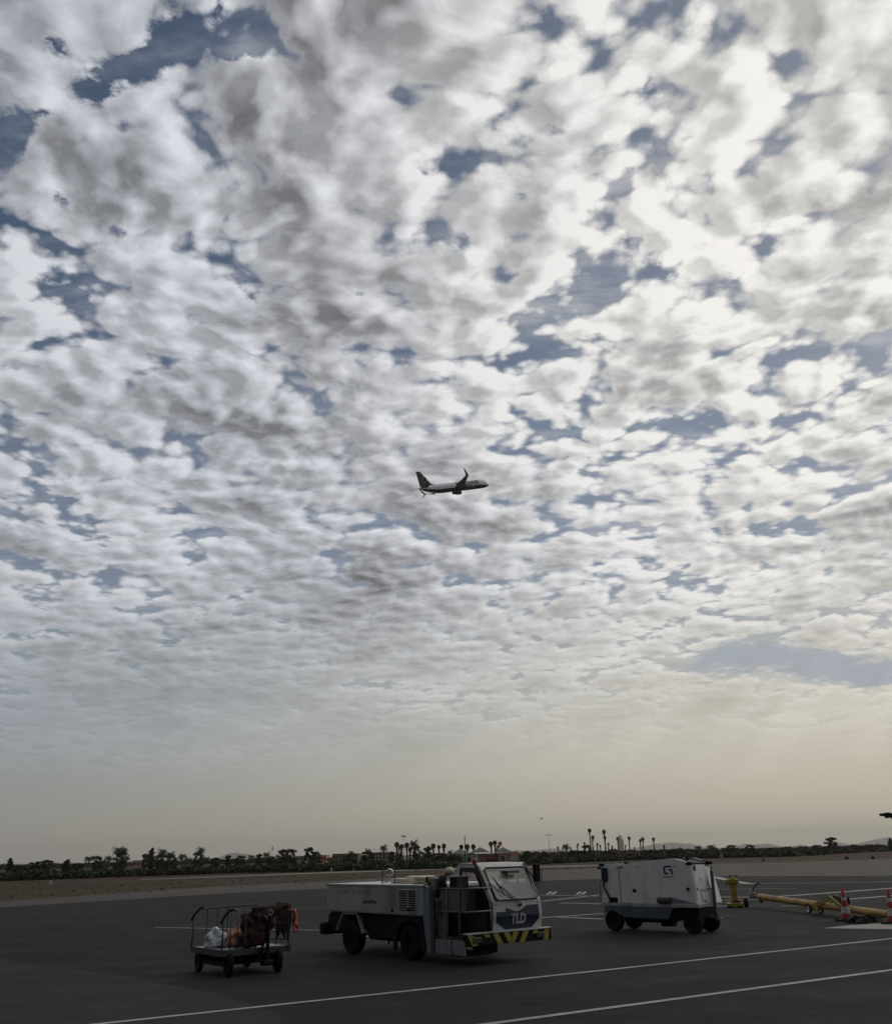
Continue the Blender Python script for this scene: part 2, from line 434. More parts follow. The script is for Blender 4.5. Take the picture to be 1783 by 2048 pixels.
def leaf_mat(name, c1, c2, s=0.6):
    m = bpy.data.materials.new(name); m.use_nodes = True; nt = m.node_tree; b = nt.nodes['Principled BSDF']; L = nt.links.new
    P = nt.nodes.new('ShaderNodeTexCoord').outputs['Object']
    a = noise(nt, P, s, 4.0, 0.6)
    oi = nt.nodes.new('ShaderNodeObjectInfo'); r = S(nt, oi.outputs['Random'])
    c = mixc(nt, a.ss(0.3, 0.7), c1, c2); c = vscale(nt, c, r.muladd(0.5, 0.75))
    L(c, b.inputs['Base Color']); b.inputs['Roughness'].default_value = 0.7; b.inputs['Specular IOR Level'].default_value = 0.25
    return m

M = {}
M['white'] = mat('worn_white_paint', (0.56, 0.56, 0.54), 0.45, var=0.06, vs=1.5, dirt=(0.22, 0.20, 0.17), dirt_amt=0.55)
M['cleanwhite'] = mat('white_paint', (0.78, 0.78, 0.77), 0.38, var=0.04, vs=1.2, dirt=(0.34, 0.32, 0.28), dirt_amt=0.55, dirt_s=1.8)
M['grey'] = mat('grey_steel_paint', (0.22, 0.23, 0.24), 0.5, var=0.15, dirt=(0.08, 0.075, 0.07), dirt_amt=0.6)
M['midgrey'] = mat('mid_grey_paint', (0.38, 0.39, 0.40), 0.5, var=0.12, dirt=(0.12, 0.11, 0.10), dirt_amt=0.6)
M['darkgrey'] = mat('dark_grey_paint', (0.055, 0.058, 0.06), 0.55, var=0.2, dirt=(0.03, 0.028, 0.025), dirt_amt=0.5)
M['black'] = mat('black_steel', (0.006, 0.006, 0.007), 0.65, var=0.3, dirt=(0.02, 0.018, 0.016), dirt_amt=0.4, spec=.2)
M['rubber'] = mat('tyre_rubber', (0.010, 0.010, 0.010), 0.85, spec=.2, var=0.3, vs=8, dirt=(0.03, 0.028, 0.025), dirt_amt=0.5, dirt_s=3, bump=0.3)
M['rim'] = mat('wheel_rim_steel', (0.10, 0.11, 0.12), 0.5, metal=0.2, dirt=(0.03, 0.03, 0.03), dirt_amt=0.7, dirt_s=5)
M['navy'] = mat('navy_paint', (0.012, 0.022, 0.055), 0.4, var=0.1)
M['blue'] = mat('dull_blue_paint', (0.025, 0.045, 0.065), 0.5, var=0.15, dirt=(0.05, 0.05, 0.05), dirt_amt=0.5)
M['paleblue'] = mat('pale_blue_grey_paint', (0.17, 0.20, 0.23), 0.5, var=0.1, dirt=(0.12, 0.12, 0.11), dirt_amt=0.5)
M['yellow'] = mat('yellow_paint', (0.32, 0.26, 0.04), 0.45, var=0.12, dirt=(0.16, 0.11, 0.04), dirt_amt=0.5)
M['ochre'] = mat('ochre_paint', (0.44, 0.26, 0.065), 0.5, var=0.2, vs=2, dirt=(0.14, 0.075, 0.035), dirt_amt=0.85, dirt_s=2.2)
M['redbrown'] = mat('faded_red_rubber', (0.15, 0.045, 0.03), 0.6, var=0.2)
M['red'] = mat('red_plastic', (0.36, 0.028, 0.024), 0.5, var=0.1, dirt=(0.2, 0.05, 0.04), dirt_amt=0.4)
M['conewhite'] = mat('reflective_white_band', (0.45, 0.43, 0.42), 0.5, var=0.1, dirt=(0.25, 0.22, 0.2), dirt_amt=0.5, dirt_s=6)
M['orange'] = mat('orange_lens', (0.35, 0.055, 0.02), 0.3, var=0.05)
M['chrome'] = mat('bright_metal', (0.75, 0.75, 0.73), 0.28, metal=0.9, var=0.05)
M['silver'] = mat('galvanised_steel', (0.55, 0.55, 0.53), 0.4, metal=0.6, var=0.15)
M['fabric'] = mat('black_cloth', (0.008, 0.009, 0.013), 0.9, var=0.3, vs=9)
M['skin'] = mat('skin', (0.23, 0.12, 0.075), 0.55, var=0.08, vs=6)
M['cap'] = mat('cream_cap_cloth', (0.62, 0.58, 0.50), 0.85, var=0.08)
M['maroon'] = mat('maroon_tarpaulin', (0.034, 0.010, 0.008), 0.75, var=0.4, vs=5)
M['redcloth'] = mat('salmon_red_cloth', (0.42, 0.10, 0.07), 0.8, var=0.3, vs=9)
M['bagwhite'] = mat('white_plastic_bag', (0.50, 0.53, 0.57), 0.4, var=0.15, vs=6)
M['bagorange'] = mat('tan_orange_sack', (0.38, 0.19, 0.10), 0.7, var=0.3, vs=5)
M['glass'] = glass_mat('vehicle_glass')
M['line'] = surface('worn_white_line_paint', ((0.36, 0.36, 0.34), (0.28, 0.28, 0.265), (0.14, 0.14, 0.135)), (0.5, 9.0), 0.7)
# ------------------------------------------------------------------ ground
def sheet(name, pts, z, m):
    mb = MB(); mb.poly([(p[0], p[1], z) for p in pts])
    bmesh.ops.triangulate(mb.bm, faces=mb.bm.faces[:])
    for f in mb.bm.faces:
        if f.normal.z < 0: f.normal_flip()
    return tag(mb.build(name, m), kind='structure')
def px(lst): return [gnd(a, b)[:2] for a, b in lst]
def seams(nt, P, c):
    """slab joints and old sealed cracks of the apron"""
    w = nt.nodes.new('ShaderNodeMapping'); nt.links.new(P, w.inputs[0]); w.inputs['Rotation'].default_value = (0, 0, R(34))
    b = nt.nodes.new('ShaderNodeTexBrick'); nt.links.new(w.outputs[0], b.inputs[0]); b.offset = 0.0
    b.inputs['Scale'].default_value = 1.0; b.inputs['Brick Width'].default_value = 7.5; b.inputs['Row Height'].default_value = 7.5
    b.inputs['Mortar Size'].default_value = 0.02; b.inputs['Mortar Smooth'].default_value = 0.3
    k = S(nt, b.outputs['Fac'])
    c = mixc(nt, k * 0.35, c, (0.012, 0.012, 0.012))
    # oil drips and tyre marks
    s = noise(nt, vmath(nt, 'MULTIPLY', P, (0.35, 1.4, 1.0)), 0.9, 6.0, 0.7)
    c = mixc(nt, s.ss(0.57, 0.70) * 0.7, c, (0.010, 0.010, 0.010))
    l = noise(nt, vmath(nt, 'MULTIPLY', P, (0.12, 0.9, 1.0)), 0.35, 5.0, 0.6)
    c = mixc(nt, l.ss(0.54, 0.70) * 0.5, c, (0.050, 0.049, 0.046))
    return c
M['asphalt'] = surface('apron_asphalt', ((0.023, 0.024, 0.024), (0.018, 0.019, 0.019), (0.030, 0.030, 0.029)), (0.09, 22.0), 0.85, 0.08, 0.5, 90, extra=seams)
M['concrete'] = surface('pale_apron_concrete', ((0.034, 0.034, 0.033), (0.027, 0.027, 0.026), (0.041, 0.040, 0.038)), (0.11, 18.0), 0.85, 0.1, 0.4, 80)
M['shoulder'] = surface('sandy_pavement', ((0.066, 0.052, 0.041), (0.050, 0.043, 0.035), (0.080, 0.062, 0.048)), (0.05, 6.0), 0.8, 0.25, 0.2)
M['runway'] = surface('pale_taxiway', ((0.19, 0.165, 0.135), (0.16, 0.14, 0.115), (0.21, 0.18, 0.15)), (0.05, 4.0), 0.8, 0.3, 0.0)
M['soil'] = surface('red_soil', ((0.085, 0.044, 0.027), (0.056, 0.035, 0.024), (0.105, 0.063, 0.038)), (0.06, 2.0), 0.95, 0.1, 0.0)
M['field'] = surface('dry_field', ((0.066, 0.041, 0.021), (0.034, 0.027, 0.015), (0.080, 0.051, 0.029)), (0.06, 0.5), 0.95, 0.1, 0.0)
def big_grid():
    mb = MB(); xs = [-15000, -3000, -600, 0, 600, 3000, 15000]; ys = [-400, 0, 300, 1500, 5000, 15500]
    v = [[mb.bm.verts.new((x, y, -0.03)) for x in xs] for y in ys]
    for j in range(len(ys) - 1):
        for i in range(len(xs) - 1): mb.bm.faces.new((v[j][i], v[j][i + 1], v[j + 1][i + 1], v[j + 1][i]))
    return tag(mb.build('ground', M['field']), kind='structure')
big_grid()
EDGE_A = [(-1200, 1890), (-500, 1846), (0, 1815), (450, 1787), (640, 1778), (860, 1768), (1080, 1762), (1240, 1757), (1430, 1753), (1783, 1752), (2600, 1752)]
EDGE_B = [(-1200, 1880), (-500, 1838), (0, 1803), (450, 1772), (650, 1763), (860, 1750), (1080, 1741), (1200, 1736), (1430, 1728), (1600, 1724), (1783, 1718), (2600, 1701)]
EDGE_C = [(900, 1747), (1080, 1737), (1200, 1732.5), (1430, 1725), (1600, 1719), (1783, 1710), (2600, 1690)]
sheet('red_soil_verge', px(EDGE_C) + px(EDGE_B[:5:-1] + [(1080, 1741), (900, 1748)]), -0.02, M['soil'])
sheet('taxiway_shoulder', px(EDGE_B) + px(EDGE_A[::-1]), -0.012, M['shoulder'])
sheet('taxiway', px([(280, 1758.5), (450, 1752.3), (660, 1744), (860, 1737.6), (1000, 1734.5), (1210, 1729.5), (1210, 1732), (1000, 1737.4), (860, 1740.3), (660, 1746.5), (450, 1754), (280, 1759.6)]), -0.016, M['runway'])
near = [(150, -80), (-150, -80)]
sheet('apron', near + px(EDGE_A), 0.0, M['asphalt'])
sheet('apron_concrete', px([(-900, 2250), (-900, 1880), (-300, 1893), (0, 1921), (110, 1934), (260, 1955), (450, 1992), (560, 2030), (560, 2250)]), 0.004, M['concrete'])
sheet('stand_concrete', px([(1645, 1857), (1700, 1851), (1783, 1846), (2000, 1837), (2000, 1872), (1783, 1859)]), 0.004, mat('pale_stand_concrete', (0.26, 0.25, 0.225), 0.75, var=0.15, vs=1.0, dirt=(0.12, 0.11, 0.10), dirt_amt=0.5))
def stripe(pts, w, name='painted_line'):
    P = [gnd(a, b) for a, b in pts]
    mb = MB(); L = []; Rr = []
    for i, p in enumerate(P):
        d = (P[min(i + 1, len(P) - 1)] - P[max(0, i - 1)]); d.z = 0; d.normalize(); n = Vector((-d.y, d.x, 0)) * w / 2
        L.append(p + n); Rr.append(p - n)
    for i in range(len(P) - 1):
        q = [L[i], Rr[i], Rr[i + 1], L[i + 1]]
        mb.poly([(v.x, v.y, 0.008) for v in q])
    for f in mb.bm.faces:
        if f.normal.z < 0: f.normal_flip()
    bmesh.ops.recalc_face_normals(mb.bm, faces=mb.bm.faces[:])
    return tag(mb.build(name, M['line']), kind='structure')
for pts, w in [
    ([(60, 2064), (600, 2006), (1240, 1938), (1783, 1878), (2400, 1810)], 0.15),
    ([(600, 2098), (985, 2048), (1240, 2014), (1783, 1941), (2400, 1858)], 0.16),
    ([(310, 1855.5), (480, 1859), (670, 1862)], 0.13),
    ([(1080, 1790.5), (1197, 1793)], 0.28), ([(1085, 1803), (1197, 1790.5)], 0.28), ([(1120, 1806.5), (1205, 1808.5)], 0.28),
    ([(1070, 1837), (1205, 1828)], 0.25), ([(1110, 1834.5), (1205, 1839)], 0.25),
    ([(1425, 1754), (1462, 1762), (1500, 1768.5)], 0.7), ([(1475, 1767.6), (1600, 1767), (1840, 1763)], 0.3), ([(1435, 1779.5), (1590, 1777)], 0.2),
    ([(1435, 1794.5), (1525, 1795), (1590, 1791.5), (1783, 1777), (1900, 1769)], 0.45), ([(1430, 1813.5), (1460, 1813)], 0.3),
    ([(1690, 1799.5), (1840, 1788)], 0.4), ([(1440, 1801), (1520, 1800)], 0.22), ([(1560, 1812.5), (1640, 1812)], 0.2),
    ([(700, 1873), (860, 1876)], 0.2)]:
    stripe(pts, w)
for x0 in (1094, 1153):
    stripe([(x0, 1789.5), (x0 + 8, 1784), (x0 + 18, 1784), (x0 + 10, 1789.5)], 0.18, 'painted_stand_number')
# dry tufts on the field
def tufts():
    rnd = random.Random(5); mb = MB()
    for i in range(420):
        x = rnd.uniform(-150, 1850); t = x / 1783
        y0 = 1801 - 85 * min(1, t * 1.15) if t < 0.75 else 1726 - (t - .75) * 40
        y1 = 1763 - 46 * t if t < 0.75 else 1716 - (t - .75) * 50
        y = rnd.uniform(y1, y0)
        if 1737 - (x - 860) * 0.033 - 3 < y < 1742 - (x - 860) * 0.033 + 2 and x > 280: continue
        hor = 1730 - 0.0227 * x
        if y - hor < 8: continue
        p = gnd(x, y)
        s = rnd.uniform(0.05, 0.16) * (1.8 if rnd.random() < 0.06 else 1)
        for k in range(3):
            a = rnd.uniform(0, math.pi); d = Vector((math.cos(a), math.sin(a), 0)) * s * rnd.uniform(.5, 1.1)
            mb.poly([p - d - Vector((0, 0, .03)), p + d - Vector((0, 0, .03)), p + d * 0.5 + Vector((0, 0, s * rnd.uniform(.4, .9))), p - d * 0.6 + Vector((0, 0, s * .6))])
    return tag(mb.build('dry_grass_tufts', leaf_mat('dry_grass_blades', (0.22, 0.15, 0.10), (0.16, 0.12, 0.08), 0.1)), 'scattered low tufts of dry brown grass on the field', 'grass', kind='stuff')
tufts()
# ------------------------------------------------------------------ mountains
def mountains(name, prof, D, seed):
    """prof: (x, y) of the crest as seen; a rough range with its own depth at D metres"""
    rnd = random.Random(seed); mb = MB()
    xs = [p[0] for p in prof]; n = 90; rows = 9; grid = []
    from mathutils import noise as mn
    for j in range(rows):
        row = []
        for i in range(n + 1):
            x = xs[0] + (xs[-1] - xs[0]) * i / n
            for (xa, ya), (xb, yb) in zip(prof, prof[1:]):
                if xa <= x <= xb: y = ya + (yb - ya) * (x - xa) / (xb - xa); break
            c = at(x, y, D); h = max(0, c.z)
            k = 1 - abs(j - 4) / 4.0
            yy = D + (j - 4) * 260
            nz = mn.noise(Vector((c.x / 170, yy / 170, seed))) * 0.35 + mn.noise(Vector((c.x / 60, yy / 60, seed))) * 0.16
            z = h * (k ** 0.8) * (1 + nz * (1.0 if j != 4 else 0.22)) if k > 0 else -0.5
            row.append(mb.bm.verts.new((c.x * yy / D, yy, max(z, -0.5))))
        grid.append(row)
    for a, b in zip(grid, grid[1:]):
        for i in range(n):
            f = mb.bm.faces.new((a[i], a[i + 1], b[i + 1], b[i])); f.smooth = True
    return tag(mb.build(name, M['rock'], sharp=180), kind='structure')
M['rock'] = surface('mountain_rock', ((0.16, 0.14, 0.13), (0.11, 0.10, 0.10), (0.2, 0.17, 0.15)), (0.004, 0.05), 0.95, 0.1, 0.0)
mountains('mountains', [(-200, 1733), (-60, 1730), (20, 1727), (60, 1729), (110, 1731), (190, 1729), (260, 1722), (330, 1720), (372, 1714), (385, 1714), (400, 1719), (432, 1719), (448, 1710), (468, 1705), (480, 1707), (492, 1707), (507, 1712), (530, 1718), (570, 1716), (640, 1717)], 9500, 3)
mountains('mountains', [(1000, 1706), (1034, 1700.5), (1050, 1702), (1080, 1700), (1110, 1697), (1160, 1702), (1250, 1701), (1290, 1692), (1312, 1688), (1345, 1684.5), (1368, 1688), (1384, 1687), (1396, 1693), (1440, 1697), (1474, 1692), (1490, 1687), (1508, 1690), (1535, 1687), (1552, 1691), (1575, 1695), (1600, 1689), (1614, 1693), (1650, 1694), (1676, 1685), (1705, 1690), (1735, 1682), (1757, 1678), (1775, 1674), (1800, 1677), (1860, 1668), (1950, 1680)], 10500, 8)
# ------------------------------------------------------------------ wheels
def wheel(parent, c, r, w, axis=(0, 1, 0), name='wheel', rim=None, rr=0.55, tread=True):
    """tyre and rim as one wheel with its rim a child"""
    mb = MB(); h = w / 2
    mb.disc((0, 0, 0), axis, [(r * rr, -h * .8), (r * .80, -h), (r * .95, -h * .86), (r, -h * .5), (r, h * .5), (r * .95, h * .86), (r * .80, h), (r * rr, h * .8), (r * rr, -h * .8)], 28)
    t = mb.build(name, M['rubber'], parent, c)
    if parent is not None: t.scale = [1.0 / k for k in parent.scale]
    q = MB(); q.disc((0, 0, 0), axis, [(0, -h * .30), (r * .16, -h * .35), (r * .2, -h * .1), (r * rr * .9, -h * .3), (r * rr, -h * .75), (r * rr, h * .75), (r * rr * .9, h * .3), (r * .2, h * .1), (r * .16, h * .5), (0, h * .5)], 20)
    a = Vector(axis).normalized(); x = a.cross(Vector((0, 0, 1))).normalized(); y = a.cross(x)
    for k in range(6):
        th = 2 * math.pi * k / 6; p = (x * math.cos(th) + y * math.sin(th)) * r * 0.30
        q.tube([p - a * h * .4, p + a * h * .4], r * .035, 6)
    q.build('rim', rim or M['rim'], t)
    return t

# ------------------------------------------------------------------ service truck
def service_truck():
    F = Vector((0.22, 22.73, 0)); rz = R(-51.1)
    t = thing('service_truck', 'low dirty white service truck with half-width cab and yellow and black striped bumper', 'truck', F, rz)
    t.scale = (.93, 1.11, 1.0)
    X = lambda u, v, z: Vector((-u, v, z))
    def bx(mb, u0, u1, v0, v1, z0, z1, bev=0.0): mb.box((-u1, v0, z0), (-u0, v1, z1), bev); return mb
    # tank body
    mb = MB(); bx(mb, 1.58, 6.13, 0.0, 2.2, 0.985, 1.62, 0.035)
    for u in (3.25, 2.72): bx(mb, u, u + 0.012, -0.004, 0.0, 1.0, 1.60)
    body = mb.build('tank_body', M['tank'], t)
    mb = MB(); bx(mb, 1.62, 6.10, 0.03, 2.17, 1.618, 1.638, 0.008); mb.build('tank_top', M['tanktop'], t)
    mb = MB()
    bx(mb, 1.60, 6.15, -0.012, 0.0, 0.975, 1.02); bx(mb, 1.60, 6.15, -0.010, 0.0, 1.585, 1.625); mb.build('edge_trim', M['grey'], body)
    # faded lettering smears and a dark plate on the tank side
    mb = MB(); rnd = random.Random(4); u = 5.45
    while u > 3.95:
        w = rnd.uniform(.045, .11); z = 1.42
        if rnd.random() < .86: bx(mb, u - w, u, -0.003, 0.0, z + rnd.uniform(-.01, .01), z + rnd.uniform(.06, .085))
        u -= w + rnd.uniform(.02, .05)
    tag(mb.build('faded_lettering', M['fadeink'], body), kind='stuff')
    mb = MB(); u = 4.3
    while u > 3.7:
        w = rnd.uniform(.05, .12); bx(mb, u - w, u, -0.003, 0, 1.2 + rnd.uniform(-.012, .01), 1.275 + rnd.uniform(-.02, .01)); u -= w + .015
    mb.build('worn_marking', M['darkgrey'], body)
    # louvred grille
    g = MB(); bx(g, 1.86, 2.68, -0.010, -0.001, 1.01, 1.55, 0.004); g.build('grille_panel', M['midgrey'], t)
    g = MB()
    for i in range(9):
        z = 1.50 - i * 0.052
        for a, b in ((1.93, 2.24), (2.30, 2.62)):
            if i >= 6 and a < 2.0: b = 2.18
            bx(g, a, b, -0.020, -0.0105, z - 0.014, z + 0.010)
    bx(g, 2.19, 2.27, -0.020, -0.0105, 1.06, 1.14); g.build('grille_slots', M['black'], t)
    mb = MB(); bx(mb, 2.9, 2.98, -0.012, 0, 1.02, 1.09); mb.build('latch', M['black'], t)
    # chassis, underslung tank, rear bumper
    c = MB(); bx(c, 0.9, 6.25, 0.35, 0.5, 0.62, 0.97); bx(c, 0.9, 6.25, 1.7, 1.85, 0.62, 0.97); bx(c, 2.85, 4.5, 0.1, 2.1, 0.62, 0.975)
    bx(c, 1.55, 6.1, 0.1, 2.1, 0.86, 0.98); bx(c, 5.55, 6.2, 0.1, 2.1, 0.52, 0.9); c.build('chassis', M['black'], t)
    c = MB(); bx(c, 2.95, 4.3, 0.12, 1.2, 0.36, 0.85, 0.06); c.tube([X(3.6, .3, .36), X(3.6, .3, .26)], .02); bx(c, 4.35, 4.8, .2, 1.9, .45, .7)
    c.build('fuel_tank', M['black'], t)
    c = MB(); bx(c, 6.16, 6.42, -0.05, 0.55, 0.40, 0.70, 0.05); bx(c, 6.16, 6.3, 0.5, 2.2, 0.42, 0.66, 0.02); c.build('rear_bumper', M['black'], t)
    # fenders, wheels
    for v in (0.0, 1.98):
        f = MB(); P = [(5.62, .52), (5.32, .93), (4.62, .95), (4.34, .50)]; T = 0.03
        for (a, b) in zip(P, P[1:]): f.bar(X(a[0], v + .14, a[1]), X(b[0], v + .14, b[1]), 0.27, T)
        f.build('fender', M['midgrey'], t)
        f = MB(); f.prism([X(5.6, v + .24, .52), X(5.3, v + .24, .93), X(4.64, v + .24, .93), X(4.36, v + .24, .5)], (0, .03, 0)); f.build('fender_liner', M['black'], t)
    for u in (5.0, 2.3):
        for v in (0.16, 2.04): wheel(t, X(u, v, 0.39), 0.39, 0.26, rim=M['bluerim'])
    f = MB(); f.prism([X(2.95, .02, .2), X(2.95, .02, .97), X(1.6, .02, .97), X(1.6, .02, .24), X(1.78, .02, .24), X(1.85, .02, .7), X(2.0, .02, .82), X(2.6, .02, .82), X(2.78, .02, .62), X(2.82, .02, .2)], (0, .04, 0))
    f.build('wheel_arch', M['black'], t)
    # mudguard panel and cabinet behind the platform
    mb = MB(); mb.prism([X(1.58, -.02, 1.60), X(1.36, -.02, 1.60), X(1.30, -.02, .22), X(1.46, -.02, .22), X(1.60, -.02, .95)], (0, .09, 0)); mb.build('side_panel', M['paleblue'], t)
    mb = MB(); mb.prism([X(1.35, -.015, 1.55), X(1.18, -.015, 1.35), X(1.18, -.015, .22), X(1.30, -.015, .22)], (0, .10, 0)); mb.build('corner_panel', M['blue'], t)
    mb = MB(); bx(mb, 1.24, 1.56, .08, .32, .5, 1.80, .02); mb.build('control_cabinet', M['grey'], t)
    mb = MB(); bx(mb, 1.3, 1.55, .57, 2.15, .5, 1.55, .02); mb.build('bulkhead', M['darkgrey'], t)
    mb = MB(); bx(mb, 0.78, 1.12, .36, .66, 1.2, 1.79, .02); bx(mb, .76, 1.16, .34, .70, 1.79, 1.81, .006); mb.build('control_box', M['darkgrey'], t)
    # platform with rails
    mb = MB(); bx(mb, 0.02, 1.3, 0.0, 0.80, .44, .50, .01); mb.build('platform', M['darkgrey'], t)
    for u0, u1 in ((.03, .48), (.56, 1.16)): mb = MB(); bx(mb, u0, u1, -.005, .02, .22, .51); mb.build('step_panel', M['grey'], t)
    mb = MB(); bx(mb, .1, 1.1, .03, .75, .20, .25, .01); bx(mb, .1, .4, 0.45, .9, .22, .40, .02); mb.build('lower_step', M['black'], t)
    mb = MB()
    for u, v in ((1.13, .03), (.74, .03), (.27, .03)): mb.tube([X(u, v, .5), X(u, v, 1.57)], .018, 8)
    for z in (1.57, 1.09): mb.tube([X(1.15, .03, z), X(.05, .03, z)], .017, 8); mb.tube([X(.05, .03, z), X(.05, .72, z)], .017, 8)
    mb.build('guard_rail', M['railgrey'], t)
    for u0, u1, q in ((.06, .70, 1.10), (.74, 1.14, .50)): mb = MB(); bx(mb, u0, u1, .045, .055, q, 1.55); mb.build('rail_panel', M['railpanel'], t)
    # cab
    V0, V1 = 0.80, 2.14
    prof = [(.14, .64), (.10, 1.26), (.56, 2.0), (.68, 2.07), (1.34, 2.08), (1.44, 1.96), (1.46, .64)]
    cb = MB(); w = .075
    # fascia
    cb.prism([X(.14, V0, .62), X(.07, V0, .95), (X(.10, V0, 1.27)), X(.17, V0, 1.27), X(.20, V0, .62)], (0, V1 - V0, 0))
    for v in (V0, V1 - w):
        sd = [X(.10, v, 1.24), X(.56, v, 2.0), X(.64, v, 2.055), X(.72, v, 2.075), X(1.32, v, 2.085), X(1.41, v, 2.04), X(1.44, v, 1.95)]
        inn = [X(.24, v, 1.24), X(.66, v, 1.93), X(.70, v, 1.965), X(.76, v, 1.985), X(1.27, v, 1.99), X(1.32, v, 1.96), X(1.34, v, 1.88)]
        n = len(sd)
        for i in range(n - 1): cb.prism([sd[i], sd[i + 1], inn[i + 1], inn[i]], (0, w, 0))
        cb.prism([X(1.34, v, 1.9), X(1.44, v, 1.96), X(1.46, v, 1.0), X(1.36, v, 1.0)], (0, w, 0))
        cb.prism([X(.10, v, 1.25), X(.24, v, 1.25), X(.24, v, .62), X(.13, v, .62)], (0, w, 0))
    cb.prism([X(.50, V0, 1.93), X(.58, V0, 2.03), X(.68, V0, 2.085), X(1.34, V0, 2.095), X(1.42, V0, 2.04), X(1.40, V0, 2.02), X(1.32, V0, 2.05), X(.69, V0, 2.045), X(.62, V0, 2.0), X(.55, V0, 1.92)], (0, V1 - V0, 0))
    bx(cb, 1.39, 1.44, V0 + w, V1 - w, 1.90, 2.05); bx(cb, 1.38, 1.46, V0, V1, .62, 1.28)
    cab = cb.build('cab', M['white'], t)
    d = MB(); d.prism([X(.24, V0 - .012, 1.26), X(.66, V0 - .012, 1.94), X(.74, V0 - .012, 1.99), X(1.30, V0 - .012, 1.995), X(1.34, V0 - .012, 1.9), X(1.34, V0 - .012, 1.85), X(1.26, V0 - .012, 1.90), X(.78, V0 - .012, 1.885), X(.72, V0 - .012, 1.84), X(.33, V0 - .012, 1.26)], (0, .05, 0))
    d.prism([X(.24, V0 - .014, 1.30), X(.40, V0 - .014, 1.30), X(.30, V0 - .014, .64), X(.17, V0 - .014, .64)], (0, .05, 0))
    d.build('door_frame', M['doorblue'], cab)
    d = MB(); bx(d, .3, 1.4, V0 - .006, V0 + .03, .55, 1.02); d.build('lower_door', M['darkgrey'], cab)
    d = MB(); bx(d, .15, 1.38, V1 - .05, V1 - .005, .64, 1.28); bx(d, .15, 1.4, V0, V1, .50, .60); d.build('cab_side', M['midgrey'], cab)
    # glass
    gl = MB(); a, b = V0 + .09, V1 - .09; e = Vector((.9, 0, .55)).normalized()
    gl.poly([X(.105, a, 1.30), X(.105, b, 1.30), X(.525, b, 1.955), X(.525, a, 1.955)]); gl.build('windshield', M['glass'], cab)
    gl = MB(); gl.poly([X(.30, V1 - .02, 1.29), X(1.34, V1 - .02, 1.29), X(1.34, V1 - .02, 1.93), X(.70, V1 - .02, 1.93)]); gl.build('side_window', M['glass'], cab)
    s = MB(); q = [X(.098, a - .01, 1.33), X(.098 - .01, a + .05, 1.285), X(.088, b - .05, 1.285), X(.098, b + .01, 1.33), X(.50, b + .01, 1.93), X(.53, b - .05, 1.975), X(.53, a + .05, 1.975), X(.50, a - .01, 1.93)]
    s.tube([p + e * .012 for p in q + [q[0]]], .016, 6); s.build('windshield_seal', M['black'], cab)
    s = MB(); s.tube([X(.9, V1 - .03, 1.3), X(.9, V1 - .03, 1.93)], .012, 6); s.build('window_bar', M['black'], cab)
    s = MB(); bx(s, .30, .5, a + .45, a + .85, 1.86, 1.91, .01); s.build('sun_visor', M['darkgrey'], cab)
    # interior
    s = MB(); bx(s, .18, .50, V0 + .08, V1 - .08, 1.02, 1.22, .02); s.build('dashboard', M['darkgrey'], cab)
    s = MB(); s.ring(X(.60, 1.62, 1.36), Vector((-.55, 0, .83)), .19, .014, 24, 6); s.tube([X(.60, 1.62, 1.36), X(.42, 1.62, 1.15)], .02, 6)
    for k in (30, 150, 270): s.tube([X(.60, 1.62, 1.36), X(.60 - .16 * .83 * math.sin(R(k)), 1.62 + .18 * math.cos(R(k)), 1.36 - .10 * math.sin(R(k)))], .009, 5)
    s.build('steering_wheel', M['black'], cab)
    s = MB(); bx(s, 1.0, 1.36, 1.2, 1.9, .85, 1.0, .03); bx(s, 1.26, 1.38, 1.2, 1.9, 1.0, 1.50, .03); s.build('seat', M['black'], cab)
    # wiper
    s = MB(); pv = X(.055, 1.52, 1.17); s.disc(pv, (1, 0, .1), [(.03, -.02), (.03, .03), (0, .035)], 10)
    top = X(.24, 1.06, 1.60) + Vector((.03, 0, 0))
    s.tube([pv + Vector((.03, -.02, 0)), top], .010, 5); s.tube([pv + Vector((.03, .02, .03)), top + Vector((.0, .04, .0))], .008, 5)
    bl0, bl1 = X(.35, .97, 1.78) + Vector((.04, 0, 0)), X(.14, 1.13, 1.38) + Vector((.04, 0, 0)); s.tube([bl0, top, bl1], [.012, .018, .010], 5); s.build('wiper', M['black'], cab)
    # fascia emblem panel
    def fz(z): return (.14 + (.07 - .14) * (z - .62) / .33) if z < .95 else (.07 + .03 * (z - .95) / .32)
    pol = [(.86, 1.05), (1.13, 1.045), (1.14, 1.13), (1.40, 1.04), (1.50, 1.05), (1.72, 1.16), (2.05, 1.16), (2.06, .86), (1.86, .68), (1.12, .67), (.86, .84)]
    me = MB(); bm = me.bm
    vs = [bm.verts.new((-fz(z) + .006, v, z)) for v, z in pol]; f = bm.faces.new(vs)
    r = bmesh.ops.triangulate(bm, faces=[f]); bmesh.ops.bisect_plane(bm, geom=bm.verts[:] + bm.edges[:] + bm.faces[:], plane_co=(0, 0, .95), plane_no=(0, 0, 1))
    for v in bm.verts: v.co.x = -fz(v.co.z) + .006
    for f in bm.faces:
        if f.normal.x < 0: f.normal_flip()
    me.build('emblem_panel', M['navy'], cab)
    text_obj('lettering', 'TLD', .30, M['conewhite'], cab, X(.078, 1.47, .875), (0, 1, 0), (.20, 0, 1), .004, .012, .42)
    for v in (V0 + .09, V1 - .1): s = MB(); s.disc(X(.105, v, 1.20), (1, 0, 0), [(.025, -.01), (.025, .012), (0, .014)], 10); s.build('indicator_lamp', M['redbrown'], cab)
